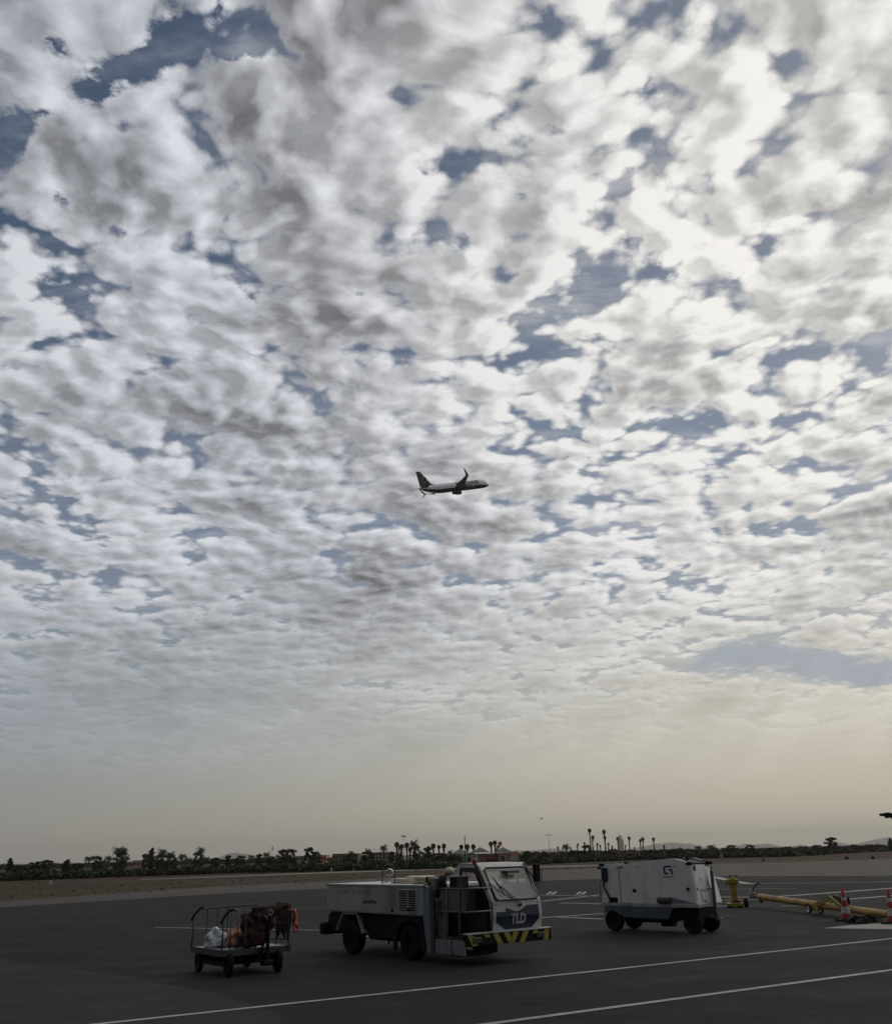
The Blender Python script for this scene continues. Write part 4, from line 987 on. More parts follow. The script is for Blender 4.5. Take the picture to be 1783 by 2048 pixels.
# ------------------------------------------------------------------ yellow stand, tow bar, cones, chocks
def stand():
    p = gnd(1471, 1815); t = thing('support_stand', 'yellow steel stand with a heavy foot between the power unit and the tow bar', 'stand', p, R(-12))
    mb = MB(); mb.box((-.36, -.26, .05), (.30, .26, .17), .012); mb.build('base', M['yellow'], t)
    for x in (-.22, .18): mb = MB(); mb.box((x - .1, -.2, 0), (x + .1, .2, .05), .005); mb.build('foot', M['black'], t)
    mb = MB(); pr = [(-.13, .17), (.12, .17), (.10, .5), (.12, .80), (.17, .92), (-.17, .92), (-.14, .6)]
    mb.prism([(x, -.10, z) for x, z in pr], (0, .20, 0)); mb.box((.02, -.13, .56), (.10, -.1, .66), .006); mb.build('column', M['yellow'], t)
    mb = MB(); mb.box((-.26, -.16, .90), (.22, .16, 1.08), .02); mb.disc((-.0, 0, 1.08), (0, 0, 1), [(.16, 0), (.15, .05), (0, .055)], 16); mb.box((-.30, -.06, .86), (-.22, .06, 1.06), .01); hd = mb.build('head', M['yellow'], t)
    mb = MB(); mb.tube([(-.12, 0, 1.12), (-.10, 0, 1.20)], .02, 6); mb.box((-.16, -.04, 1.19), (-.02, .04, 1.225), .008); mb.tube([(.14, 0, 1.1), (.12, 0, 1.19)], .02, 6); mb.box((.03, -.04, 1.195), (.22, .04, 1.225), .008); mb.build('clamp', M['black'], hd)
    mb = MB(); mb.prism([(-.20, -.12, .17), (.24, -.12, .17), (.10, -.12, .30), (-.10, -.12, .26)], (0, .24, 0)); mb.build('foot_pedal', M['redbrown'], t)
    wheel(t, (.42, .0, .17), .17, .10, axis=(1, .3, 0))
stand()
def towbar():
    A = at(1518, 1794, 42.0); B = at(1776, 1829.5, 33.0)
    t = thing('tow_bar', 'long ochre yellow aircraft tow bar resting on a pair of small wheels', 'tow bar', (A.x, A.y, 0))
    O = Vector((A.x, A.y, 0)); A = A - O; B = B - O; d = (B - A).normalized()
    side = d.cross(Vector((0, 0, 1))).normalized(); up = side.cross(d)
    mb = MB(); mb.tube([A, B], .118, 16); mb.tube([A + d * .15, A + d * .42], .125, 16)
    mb.build('tube', M['ochre'], t)
    mb = MB(); mb.bar(A - up * .02 - d * .03, A + d * .16 - up * .2, .10, .08); mb.build('end_bracket', M['darkgrey'], t)
    # coupling head at the far left end
    mb = MB(); mb.tube([A - d * .02, A - d * .25], .03, 8); mb.tube([A - d * .3 - side * .03, A - d * .95], [.045, .05], 8); mb.box(tuple(A - d * .62 - Vector((.12, .1, .10))), tuple(A - d * .62 + Vector((.12, .1, .14))), .03)
    mb.tube([A - d * .85 + up * .0, A - d * .85 + up * .22], .05, 8)
    hd = mb.build('coupling_head', M['grey'], t)
    mb = MB(); q = A - d * .60 + up * .12; mb.tube([q, q + Vector((.05, 0, .18)), q + Vector((.18, 0, .30)), q + Vector((.32, 0, .37))], [.02, .022, .026, .03], 8); mb.build('handle', M['black'], hd)
    # axle and bracket
    def on(pxx): # parameter along the bar for a given column
        k = (pxx - 1518) / 258.0; return A + (B - A) * (k / (k + (1 - k) * 33.0 / 42.0))
    c = on(1627); ax = Vector((c.x, c.y, .17))
    for s in (-1, 1):
        wheel(t, tuple(ax + side * s * .24), .17, .06, axis=tuple(side), rim=M['silver'], rr=.74)
    mb = MB(); mb.tube([ax - side * .27, ax + side * .27], .02, 8); mb.build('axle', M['silver'], t)
    top = on(1668); top = Vector((top.x, top.y, top.z)) + up * .32
    mb = MB()
    for s in (-.13, .13): mb.bar(ax + side * s, top + side * s, .05, .16); mb.bar(top + side * s, on(1690) + side * s + up * .05, .05, .12)
    mb.bar(top - side * .15, top + side * .15, .12, .06); mb.bar(on(1640) - up * .15, on(1640) + up * .12, .32, .3); mb.build('axle_bracket', M['yellow'], t)
    mb = MB(); mb.tube([top - d * .0 + up * .05, top + d * 1.0 - up * .02], .03, 6); mb.tube([top + d * .1 - up * .1, top + d * .8 - up * .16], .04, 6)
    mb.box(tuple(top + d * .75 - Vector((.15, .1, .18))), tuple(top + d * .75 + Vector((.15, .1, .05))), .03); mb.build('pump_lever', M['black'], t)
    c2 = on(1693); mb = MB(); mb.tube([c2 - d * .12, c2 + d * .12], .155, 14); mb.build('collar', M['redbrown'], t)
    # tow eye end
    mb = MB(); mb.tube([B - d * .1, B + d * .5], .06, 8); mb.ring(B + d * .62, side, .11, .035, 18, 8); mb.build('towing_eye', M['darkgrey'], t)
towbar()
def cone(p, label, h, rz=0, lean=0):
    t = thing('traffic_cone', label, 'traffic cone', p, rz, 'traffic cones by the tow bar')
    s = h / .93
    mb = MB(); mb.box((-.26 * s, -.26 * s, 0), (.26 * s, .26 * s, .055 * s), .015 * s); mb.disc((0, 0, .05 * s), (0, 0, 1), [(.20 * s, 0), (.17 * s, .03 * s)], 20); mb.build('base', M['black'], t)
    def rr(z): return (.155 - (.155 - .035) * (z - .07) / .86)
    cuts = [.07, .22, .42, .60, .70, .93]
    for i, (z0, z1) in enumerate(zip(cuts, cuts[1:])):
        mt = (M['red'], M['conewhite'], M['red'], M['conewhite'], M['red'])[i]
        mb = MB(); pr = [(rr(z0) * s + (.003 if i % 2 else 0), z0 * s), (rr(z1) * s + (.003 if i % 2 else 0), z1 * s)]
        if i == 4: pr += [(.025 * s, .945 * s), (0, .945 * s)]
        mb.disc((0, 0, 0), (0, 0, 1), pr, 24); mb.build('reflective_band' if i % 2 else 'cone_body', mt, t)
cone(gnd(1693, 1842), 'red and white traffic cone standing in front of the tow bar wheels', .95, R(20))
cone(gnd(1786, 1848), 'traffic cone half cut off by the right edge of the photo', .98, R(40))
def chock(p, rz, s, label):
    t = thing('wheel_chock', label, 'chock', p, rz, 'black wheel chocks on the apron')
    mb = MB(); mb.prism([(-.32 * s, -.11, 0), (.32 * s, -.11, 0), (.20 * s, -.11, .15 * s), (.02, -.11, .22 * s), (-.22 * s, -.11, .10 * s)], (0, .22, 0)); mb.build('block', M['rubber'], t)
    mb = MB()
    for k in (-.15, .0, .15): mb.box((k * s - .02, -.118, .01), (k * s + .02, -.109, .07), .003)
    mb.tube([(.2 * s, 0, .14), (.30 * s, -.1, .2), (.42 * s, -.12, .05), (.5 * s, -.1, .02)], .014, 6); mb.build('rope', M['darkgrey'], t)
chock(gnd(1708, 1846), R(8), 1.0, 'black rubber chock left of the pair, right below the traffic cone')
chock(gnd(1733, 1844), R(-14), 1.0, 'black rubber chock right of the pair, beside the silver box')
chock(gnd(1722, 1848), R(30), .7, 'smallest black chock, wedged between the two larger ones')
def silver_box():
    t = thing('metal_box', 'small open silver metal box lying behind the black chocks', 'box', gnd(1752, 1837), R(15))
    mb = MB(); mb.box((-.16, -.10, 0), (.16, .10, .10), .006); mb.build('case', M['darkgrey'], t)
    mb = MB(); mb.prism([(-.15, -.10, .10), (.16, -.10, .10), (.13, .02, .155), (-.13, .02, .155)], (0, 0, .008)); mb.build('lid', M['silver'], t)
silver_box()
# ------------------------------------------------------------------ vegetation
M['leaf'] = leaf_mat('dark_tree_leaves', (0.020, 0.027, 0.014), (0.042, 0.050, 0.024), 0.5)
M['leaf2'] = leaf_mat('olive_tree_leaves', (0.030, 0.034, 0.020), (0.060, 0.062, 0.034), 0.5)
M['palm'] = leaf_mat('palm_fronds', (0.022, 0.027, 0.014), (0.050, 0.052, 0.026), 0.8)
M['skirt'] = leaf_mat('dry_palm_skirt', (0.085, 0.062, 0.035), (0.055, 0.045, 0.028), 0.8)
M['bark'] = mat('palm_bark', (0.085, 0.068, 0.050), 0.9, var=0.25, vs=3)
def leaves(mb, c, rad, n, rnd, s, up=0.0):
    """leaf sized faces through a clump's volume"""
    for _ in range(n):
        while True:
            q = Vector((rnd.uniform(-1, 1), rnd.uniform(-1, 1), rnd.uniform(-1, 1)))
            if q.length <= 1: break
        q = q * (0.55 + 0.45 * rnd.random())
        p = Vector(c) + Vector((q.x * rad[0], q.y * rad[1], q.z * rad[2]))
        a = Vector((rnd.gauss(0, 1), rnd.gauss(0, 1), rnd.gauss(0, .8))).normalized(); b = a.orthogonal().normalized()
        th = rnd.uniform(0, 6.28); b = b * math.cos(th) + a.cross(b) * math.sin(th); c2 = a.cross(b)
        k = s * rnd.uniform(.6, 1.3)
        mb.poly([p - b * k, p + c2 * k * .55, p + b * k, p - c2 * k * .55])
def trunk(mb, h, r0, r1, rnd, limbs=0, crown_h=0):
    pts = []; x = y = 0
    for i in range(6):
        t = i / 5; pts.append((x, y, h * t)); x += rnd.uniform(-.02, .02) * h; y += rnd.uniform(-.02, .02) * h
    mb.tube(pts, [r0 + (r1 - r0) * i / 5 for i in range(6)], 7)
    for k in range(limbs):
        a = 6.28 * k / limbs + rnd.uniform(-.4, .4); z = h * rnd.uniform(.55, .95)
        d = Vector((math.cos(a), math.sin(a), rnd.uniform(.5, 1.1))) * crown_h * .4
        mb.tube([(0, 0, z), d * .5 + Vector((0, 0, z)), d + Vector((0, 0, z + .1))], [r1 * .8, r1 * .5, r1 * .2], 5)
PROTO = {}
def proto(kind, seed, H, W):
    """unit tree: H metres tall, W metres wide"""
    rnd = random.Random(seed)
    root = thing(kind, 'x', 'tree', (0, 0, 0))
    tb = MB(); cb = MB(); mt = M['leaf']
    if kind == 'date_palm':
        mt = M['palm']; h = H - W * .42; trunk(tb, h, .28, .22, rnd)
        for k in range(46):
            a = rnd.uniform(0, 6.283); el0 = rnd.uniform(-.35, 1.25); L = W * .5 * rnd.uniform(.85, 1.1)
            p = Vector((0, 0, h)); d = Vector((math.cos(a) * math.cos(el0), math.sin(a) * math.cos(el0), math.sin(el0)))
            side = d.cross(Vector((0, 0, 1))).normalized(); seg = 7; prevp = p
            for i in range(seg):
                q = prevp + d * L / seg; d = (d + Vector((0, 0, -.20 - .05 * i))).normalized()
                w = L * .17 * math.sin(math.pi * (i + .7) / (seg + .6)) + .03
                for sg in (-1, 1):
                    mb_ = cb
                    for jj in range(2):
                        o = prevp.lerp(q, jj * .5)
                        mb_.poly([o, o + (q - prevp) * .45, o + (q - prevp) * .6 + side * sg * w - Vector((0, 0, w * .55))])
                prevp = q
    elif kind == 'fan_palm':
        mt = M['palm']; R0 = W * .5; h = H - R0 * 1.0; trunk(tb, h + R0 * .2, .30, .16, rnd)
        for k in range(150):
            a = rnd.uniform(0, 6.283); el0 = rnd.uniform(-.9, 1.45); L = R0 * rnd.uniform(.7, 1.0)
            d = Vector((math.cos(a) * math.cos(el0), math.sin(a) * math.cos(el0), math.sin(el0) * 1.05)); c = Vector((0, 0, h))
            s = d.orthogonal().normalized(); th = rnd.uniform(0, 3.14); s = s * math.cos(th) + d.cross(s) * math.sin(th); f = L * .33
            m0 = c + d * L * .45
            cb.poly([m0, m0 + d * L * .35 + s * f, m0 + d * L * .55, m0 + d * L * .35 - s * f])
        sk = MB()
        for k in range(50):
            a = rnd.uniform(0, 6.283); r = R0 * rnd.uniform(.25, .55); z = h - R0 * rnd.uniform(.3, 1.5)
            p = Vector((math.cos(a) * r, math.sin(a) * r, z)); q = Vector((math.cos(a) * r * .5, math.sin(a) * r * .5, z - R0 * .4)); s = Vector((-math.sin(a), math.cos(a), 0)) * R0 * .15
            sk.poly([p - s, p + s, q])
        sk.build('dead_frond_skirt', M['skirt'], root)
    elif kind == 'cypress':
        trunk(tb, H * .5, .2, .08, rnd)
        for i in range(16):
            z = H * (.10 + .88 * i / 15); w = W * .5 * math.sin(math.pi * min(1, .18 + .80 * i / 15)) ** .7 + .1
            leaves(cb, (rnd.uniform(-.1, .1) * W, rnd.uniform(-.1, .1) * W, z), (w, w, H * .055), 85, rnd, .24)
    else:
        if kind == 'olive_tree': mt = M['leaf2']
        trunk(tb, H * .5, .26, .12, rnd, 5, H)
        n = 30
        for i in range(n):
            a = rnd.uniform(0, 6.283); z = rnd.uniform(.10, .93); rr = W * .5 * math.sqrt(max(.05, 1 - ((z - .38) / .62) ** 2)) * rnd.uniform(.25, .86)
            cr = W * rnd.uniform(.10, .20)
            leaves(cb, (math.cos(a) * rr, math.sin(a) * rr, H * z), (cr, cr, cr * .85), 75, rnd, .25)
        leaves(cb, (0, 0, H * .94), (W * .10, W * .10, H * .06), 60, rnd, .22)
    tb.build('trunk', M['bark'], root); cb.build('crown', mt, root, sharp=180)
    return root
KSH = {'date_palm': (8.0, 4.6), 'fan_palm': (10.0, 2.2), 'cypress': (8.0, 1.9), 'broad_tree': (7.0, 6.0), 'olive_tree': (5.0, 5.0)}
CATS = {'date_palm': 'palm tree', 'fan_palm': 'palm tree', 'cypress': 'tree', 'broad_tree': 'tree', 'olive_tree': 'tree'}
GRP = {'date_palm': 'feathery date palms of the tree line', 'fan_palm': 'tall fan palms of the tree line', 'cypress': 'slender trees of the tree line', 'broad_tree': 'bushy dark trees of the tree line', 'olive_tree': 'low grey green trees of the tree line'}
used = {}
def tree(kind, x, ytop, wpx, D, label, hmul=1.0):
    """a tree whose top shows at (x, ytop), wpx wide, standing D metres out"""
    top = at(x, ytop - (3.0 if x < 900 else 1.0), D); H = top.z; rr = random.Random(int(x * 7 + ytop))
    var = int(x * 3) % 3; key = (kind, var); H0, W0_ = KSH[kind]
    if key not in PROTO:
        PROTO[key] = proto(kind, 11 + var * 5 + len(kind), H0, W0_); o = PROTO[key]
    else:
        src = PROTO[key]; o = src.copy(); COL.objects.link(o)
        for ch in PCH[key]:
            c = ch.copy(); COL.objects.link(c); c.parent = o
    if key not in PCH: PCH[key] = [c for c in bpy.data.objects if c.parent == o]
    mpp = top.y / FPX / 0.942
    sw = wpx * (1.45 if kind != 'olive_tree' else 1.2) * mpp / W0_; sz = H / H0
    o.location = (top.x, top.y, 0); o.rotation_euler = (0, 0, rr.uniform(0, 6.28)); o.scale = (sw, sw, sz)
    if kind in ('fan_palm',):   # keep the head round: scale the trunk, not the ball
        pass
    o['label'] = label; o['category'] = CATS[kind]; o['group'] = GRP[kind]
    return o
PCH = {}
# fan palms keep their round heads, so they are built one by one
def fan(x, ytop, wpx, D, label):
    top = at(x, ytop, D); mpp = top.y / FPX / 0.942
    o = proto('fan_palm', int(x), top.z, wpx * mpp)
    o.location = (top.x, top.y, 0)
    o['label'] = label; o['category'] = 'palm tree'; o['group'] = GRP['fan_palm']
T = [
 ('cypress', 22, 1720, 11, 210, 'slender dark tree nearest the left edge of the photo'),
 ('olive_tree', 40, 1734, 28, 200, 'low tree beside the leftmost slender tree'),
 ('broad_tree', 78, 1726, 34, 215, 'left half of the broad dark clump near the left edge'),
 ('broad_tree', 96, 1723, 24, 220, 'right and taller half of the broad dark clump near the left edge'),
 ('cypress', 134, 1723, 14, 210, 'ragged slender tree between the broad clump and the first palm'),
 ('olive_tree', 155, 1730, 26, 200, 'low round tree just left of the first date palm'),
 ('date_palm', 180, 1711, 17, 230, 'first date palm from the left edge'),
 ('broad_tree', 195, 1715, 19, 225, 'dark tree between the first and second date palms'),
 ('date_palm', 217, 1711, 17, 230, 'date palm just left of the tall palm pair'),
 ('date_palm', 236, 1691, 17, 240, 'left palm of the tall pair on the left'),
 ('date_palm', 248, 1691, 14, 243, 'right palm of the tall pair on the left'),
 ('broad_tree', 243, 1706, 24, 236, 'dark tree wrapped round the stems of the tall palm pair'),
 ('date_palm', 255, 1709, 11, 232, 'small palm at the right foot of the tall palm pair'),
 ('olive_tree', 291, 1711, 14, 235, 'thin pale tree left of the pointed cypress'),
 ('cypress', 304, 1700, 11, 240, 'pointed cypress left of the palms beside the cart'),
 ('date_palm', 325, 1695, 16, 245, 'tall date palm right of the pointed cypress'),
 ('broad_tree', 322, 1712, 22, 238, 'dark tree under the tall date palm right of the cypress'),
 ('date_palm', 343, 1702, 17, 240, 'fat headed date palm with a leafy stem'),
 ('broad_tree', 342, 1713, 20, 236, 'dark bush tree under the fat headed date palm'),
 ('date_palm', 366, 1707, 18, 238, 'date palm with a wide drooping crown, alone against the pale hill'),
 ('date_palm', 401, 1692, 16, 246, 'tall palm above the left end of the distant blue hill'),
 ('broad_tree', 397, 1707, 18, 238, 'dark tree under the palm by the blue hill'),
 ('date_palm', 413, 1713, 12, 236, 'small palm left of the blue hill'),
 ('olive_tree', 430, 1719, 24, 225, 'low tree at the foot of the blue hill'),
 ('broad_tree', 456, 1714, 15, 230, 'narrow dark tree in front of the blue hill'),
 ('broad_tree', 482, 1714, 17, 232, 'dark tree right of centre of the blue hill'),
 ('date_palm', 502, 1709, 12, 235, 'small palm at the right foot of the blue hill'),
 ('broad_tree', 518, 1711, 15, 232, 'dark tree left of the antenna mast'),
 ('date_palm', 534, 1703, 13, 240, 'palm just left of the antenna mast'),
 ('broad_tree', 541, 1716, 22, 232, 'low dark tree under the antenna mast'),
 ('broad_tree', 566, 1702, 22, 240, 'left half of the big dark clump right of the antenna mast'),
 ('broad_tree', 582, 1701, 20, 242, 'right half of the big dark clump right of the antenna mast'),
 ('broad_tree', 618, 1698, 20, 240, 'tall conical dark tree left of the reddish house'),
 ('broad_tree', 632, 1706, 16, 236, 'smaller tree leaning on the conical dark tree'),
 ('date_palm', 656, 1716, 11, 235, 'tiny palm right of the reddish house'),
 ('date_palm', 701, 1701, 12, 245, 'small palm above the brown apartment block'),
 ('broad_tree', 700, 1712, 26, 240, 'dark tree in front of the brown apartment block'),
 ('date_palm', 735, 1696, 12, 250, 'palm at the left end of the grey building'),
 ('broad_tree', 735, 1706, 24, 242, 'dark tree at the left end of the grey building'),
 ('date_palm', 768, 1688, 14, 250, 'palm rising from the middle of the grey building'),
 ('broad_tree', 784, 1706, 14, 238, 'dark tree left of the white tent roof'),
 ('date_palm', 828, 1677, 15, 250, 'tallest palm right of the floodlight mast'),
 ('broad_tree', 832, 1694, 18, 246, 'dark tree below the tallest palm by the floodlight mast'),
 ('broad_tree', 800, 1694, 10, 244, 'narrow dark growth left of the floodlight mast'),
 ('broad_tree', 855, 1697, 20, 240, 'dark tree left of the row of fan palms'),
 ('broad_tree', 880, 1709, 34, 232, 'broad dark tree below the row of fan palms'),
 ('date_palm', 900, 1698, 10, 236, 'small palm between the fan palms and the left pyramid roof'),
 ('broad_tree', 910, 1712, 26, 228, 'dark tree hiding the left end of the pavilion'),
 ('broad_tree', 1052, 1703, 18, 250, 'dark tree right of the pink pavilion'),
 ('broad_tree', 1072, 1704, 14, 252, 'dark tree left of the tall lamp mast'),
 ('olive_tree', 1088, 1704, 16, 250, 'pale tree at the foot of the tall lamp mast'),
 ('date_palm', 1130, 1685, 14, 260, 'bushy date palm right of the tall lamp mast'),
 ('broad_tree', 1172, 1691, 17, 270, 'feathery tree under the tallest fan palm'),
 ('olive_tree', 1150, 1702, 30, 262, 'low trees left of the tallest fan palm'),
 ('olive_tree', 1215, 1703, 34, 280, 'low trees left of the minaret'),
 ('olive_tree', 1300, 1701, 50, 300, 'low trees in front of the first blue mountain'),
 ('olive_tree', 1350, 1699, 44, 300, 'low trees below the peak of the first blue mountain'),
 ('date_palm', 1395, 1690, 14, 330, 'palm at the right end of the first blue mountain'),
 ('date_palm', 1421, 1688, 17, 330, 'wide palm right of the first blue mountain'),
 ('broad_tree', 1461, 1691, 18, 330, 'round tree left of the second blue mountain'),
 ('broad_tree', 1499, 1691, 18, 335, 'round tree below the second blue mountain'),
 ('date_palm', 1446, 1694, 9, 330, 'little palm left of the second blue mountain'),
 ('olive_tree', 1540, 1697, 30, 330, 'low trees right of the second blue mountain'),
 ('broad_tree', 1632, 1691, 18, 340, 'low dark tree left of the biggest dark tree'),
 ('broad_tree', 1660, 1676, 24, 345, 'biggest dark tree on the right side of the horizon'),
 ('broad_tree', 1706, 1690, 14, 350, 'small tree right of the biggest dark tree'),
 ('broad_tree', 1737, 1690, 20, 350, 'round tree below the right mountain'),
 ('cypress', 1778, 1678, 8, 360, 'slender pale tree at the right edge of the photo'),
]
for a in T: tree(*a)
F_ = [
 (793, 1684, 10, 255, 'fan palm left of the floodlight mast'), (803, 1688, 9, 255, 'shorter fan palm touching the floodlight mast on its left'), (813, 1685, 11, 256, 'fan palm touching the floodlight mast on its right'), (820, 1694, 9, 252, 'low fan palm right of the floodlight mast'),
 (857, 1692, 9, 250, 'leftmost and lowest of the four fan palms left of the pavilion'), (866, 1687, 10, 252, 'second of the four fan palms left of the pavilion'), (877, 1690, 8, 252, 'third and thinnest of the four fan palms left of the pavilion'), (887, 1687, 10, 252, 'rightmost of the four fan palms left of the pavilion'),
 (922, 1689, 9, 258, 'fan palm in front of the left pyramid roof'), (934, 1688, 10, 258, 'middle fan palm of three between the left and middle pyramid roofs'), (946, 1688, 10, 258, 'fan palm left of the middle pyramid roof'),
 (981, 1683, 9, 262, 'left fan palm of the pair beside the windsock'), (989, 1681, 9, 262, 'right fan palm of the pair beside the windsock'),
 (1178, 1657, 8, 340, 'tallest fan palm, standing high left of the minaret'), (1184.5, 1671, 7, 340, 'fan palm one head lower, right of the tallest fan palm'), (1207, 1659.5, 8, 342, 'second tallest fan palm, left of the minaret'), (1208.5, 1672, 6.5, 338, 'fan palm in line below the second tallest fan palm'),
 (1234, 1674, 6, 345, 'fan palm touching the left side of the minaret'), (1257, 1673, 6.5, 345, 'fan palm right of the minaret'), (1279.5, 1678, 6, 345, 'left fan palm of the close pair left of the first mountain'), (1284.5, 1674.5, 7, 347, 'right fan palm of the close pair left of the first mountain'), (1306, 1675, 6.5, 345, 'lone fan palm in front of the first blue mountain'), (1327, 1690, 5, 330, 'tiny fan palm in front of the first blue mountain peak'),
 (1115, 1693, 4, 300, 'tiny thin palm right of the lamp mast'), (1155, 1687, 4.5, 310, 'thin small palm left of the tallest fan palm'), (1168, 1684.5, 4.5, 312, 'thin small palm closest left of the tallest fan palm'), (1194, 1686, 4.5, 320, 'small palm between the two tallest fan palms'), (1199.5, 1690, 4, 318, 'lowest small palm between the two tallest fan palms'), (1216, 1686, 4.5, 320, 'small palm right of the second tallest fan palm'), (1223, 1691, 4, 318, 'small low palm left of the minaret base'),
 (1250, 1690, 3.5, 330, 'small palm at the right foot of the minaret'), (1140, 1694, 4, 300, 'small palm right of the bushy date palm'), (1268, 1694, 3.5, 330, 'tiny palm midway between the minaret and the close palm pair')]
for a in F_: fan(*a)
# belt of scrub behind the field: nobody could count its bushes
def belt(name, base, tops, D, label, mt, seed, dens=1.0, ls=.35):
    rnd = random.Random(seed); mb = MB(); N = int((base[-1][0] - base[0][0]) * 2.6 * dens)
    def ip(tab, x):
        for (a, b), (c, d) in zip(tab, tab[1:]):
            if a <= x <= c: return b + (d - b) * (x - a) / (c - a)
        return tab[-1][1]
    from mathutils import noise as mn
    for i in range(N):
        x = rnd.uniform(base[0][0], base[-1][0]); p = gnd(x, ip(base, x)); y = p.y * (1 + rnd.uniform(0, .16)); p = Vector((p.x * y / p.y, y, 0))
        h = max(.5, at(x, ip(tops, x), y).z) * (.50 + .75 * (mn.noise(Vector((x * .06, seed, 0))) * 1.2 + .5)) * rnd.uniform(.75, 1.05)
        w = y * .0042 * rnd.uniform(.7, 1.6)
        leaves(mb, (p.x, p.y, h * .5), (w, w, h * .5), 26, rnd, ls * y / 200)
    return tag(mb.build(name, mt, sharp=180), label, 'scrub', kind='stuff')
BASE1 = [(-500, 1784), (0, 1763), (450, 1747.5), (700, 1742), (900, 1738)]
TOP1 = [(-500, 1746), (0, 1742), (60, 1740), (120, 1741), (250, 1737), (350, 1734), (450, 1731), (560, 1727), (700, 1725), (900, 1720)]
belt('scrub_belt', BASE1, TOP1, 0, 'continuous dark scrub and low trees behind the dry field on the left', M['leaf'], 3, 1.0)
BASE2 = [(640, 1741.5), (860, 1736), (1080, 1729), (1240, 1721.5), (1430, 1717), (1600, 1713), (1690, 1707), (1783, 1702.5), (2300, 1690)]
TOP2 = [(640, 1727), (700, 1724), (860, 1721), (905, 1721), (918, 1726), (1038, 1724), (1050, 1714), (1080, 1712), (1240, 1709), (1430, 1705), (1560, 1703), (1660, 1698), (1783, 1694), (2300, 1682)]
belt('hedge_belt', BASE2, TOP2, 0, 'long dark hedge and scrub band behind the field from the truck to the right edge', M['leaf2'], 7, 1.1)
BASE3 = [(-500, 1752), (0, 1740), (450, 1728), (900, 1722), (1240, 1713.5), (1430, 1709), (1600, 1705), (1783, 1699), (2300, 1687)]
TOP3 = [(-500, 1738), (0, 1731), (250, 1724), (450, 1719), (640, 1714), (900, 1709), (1040, 1707), (1100, 1704), (1240, 1701), (1430, 1696), (1560, 1696), (1650, 1692), (1783, 1690), (2300, 1676)]
belt('far_woodland', BASE3, TOP3, 0, 'far off wood whose crowns merge into one low dark band under the mountains', M['leaf'], 12, .85, .3)

# ------------------------------------------------------------------ buildings
M['pinkwall'] = mat('salmon_render', (0.46, 0.22, 0.16), 0.85, var=0.12, vs=.6)
M['palewall'] = mat('pale_render', (0.42, 0.38, 0.34), 0.85, var=0.1, vs=.5)
M['roofgreen'] = mat('grey_green_tiles', (0.10, 0.11, 0.10), 0.8, var=0.2, vs=2)
M['brownwall'] = mat('brown_render', (0.17, 0.12, 0.095), 0.85, var=0.15, vs=.4)
M['greywall'] = mat('grey_concrete_wall', (0.24, 0.225, 0.21), 0.85, var=0.1, vs=.4)
M['darkopen'] = mat('dark_window_opening', (0.02, 0.022, 0.025), 0.3, var=0.2)
M['tent'] = mat('cream_roof_membrane', (0.70, 0.66, 0.56), 0.6, var=0.05)
def bpos(x0, x1, D, z=0): 
    a = at(x0, 1700, D); b = at(x1, 1700, D); return a.x, b.x
def arch(mb, cx, y, w, h, t):
    P = [(cx - w / 2, y, 0.0), (cx - w / 2, y, h - w / 2)] + [(cx - w / 2 * math.cos(R(a)), y, h - w / 2 + w / 2 * math.sin(R(a))) for a in range(20, 161, 20)] + [(cx + w / 2, y, h - w / 2), (cx + w / 2, y, 0.0)]
    mb.prism(P, (0, t, 0))
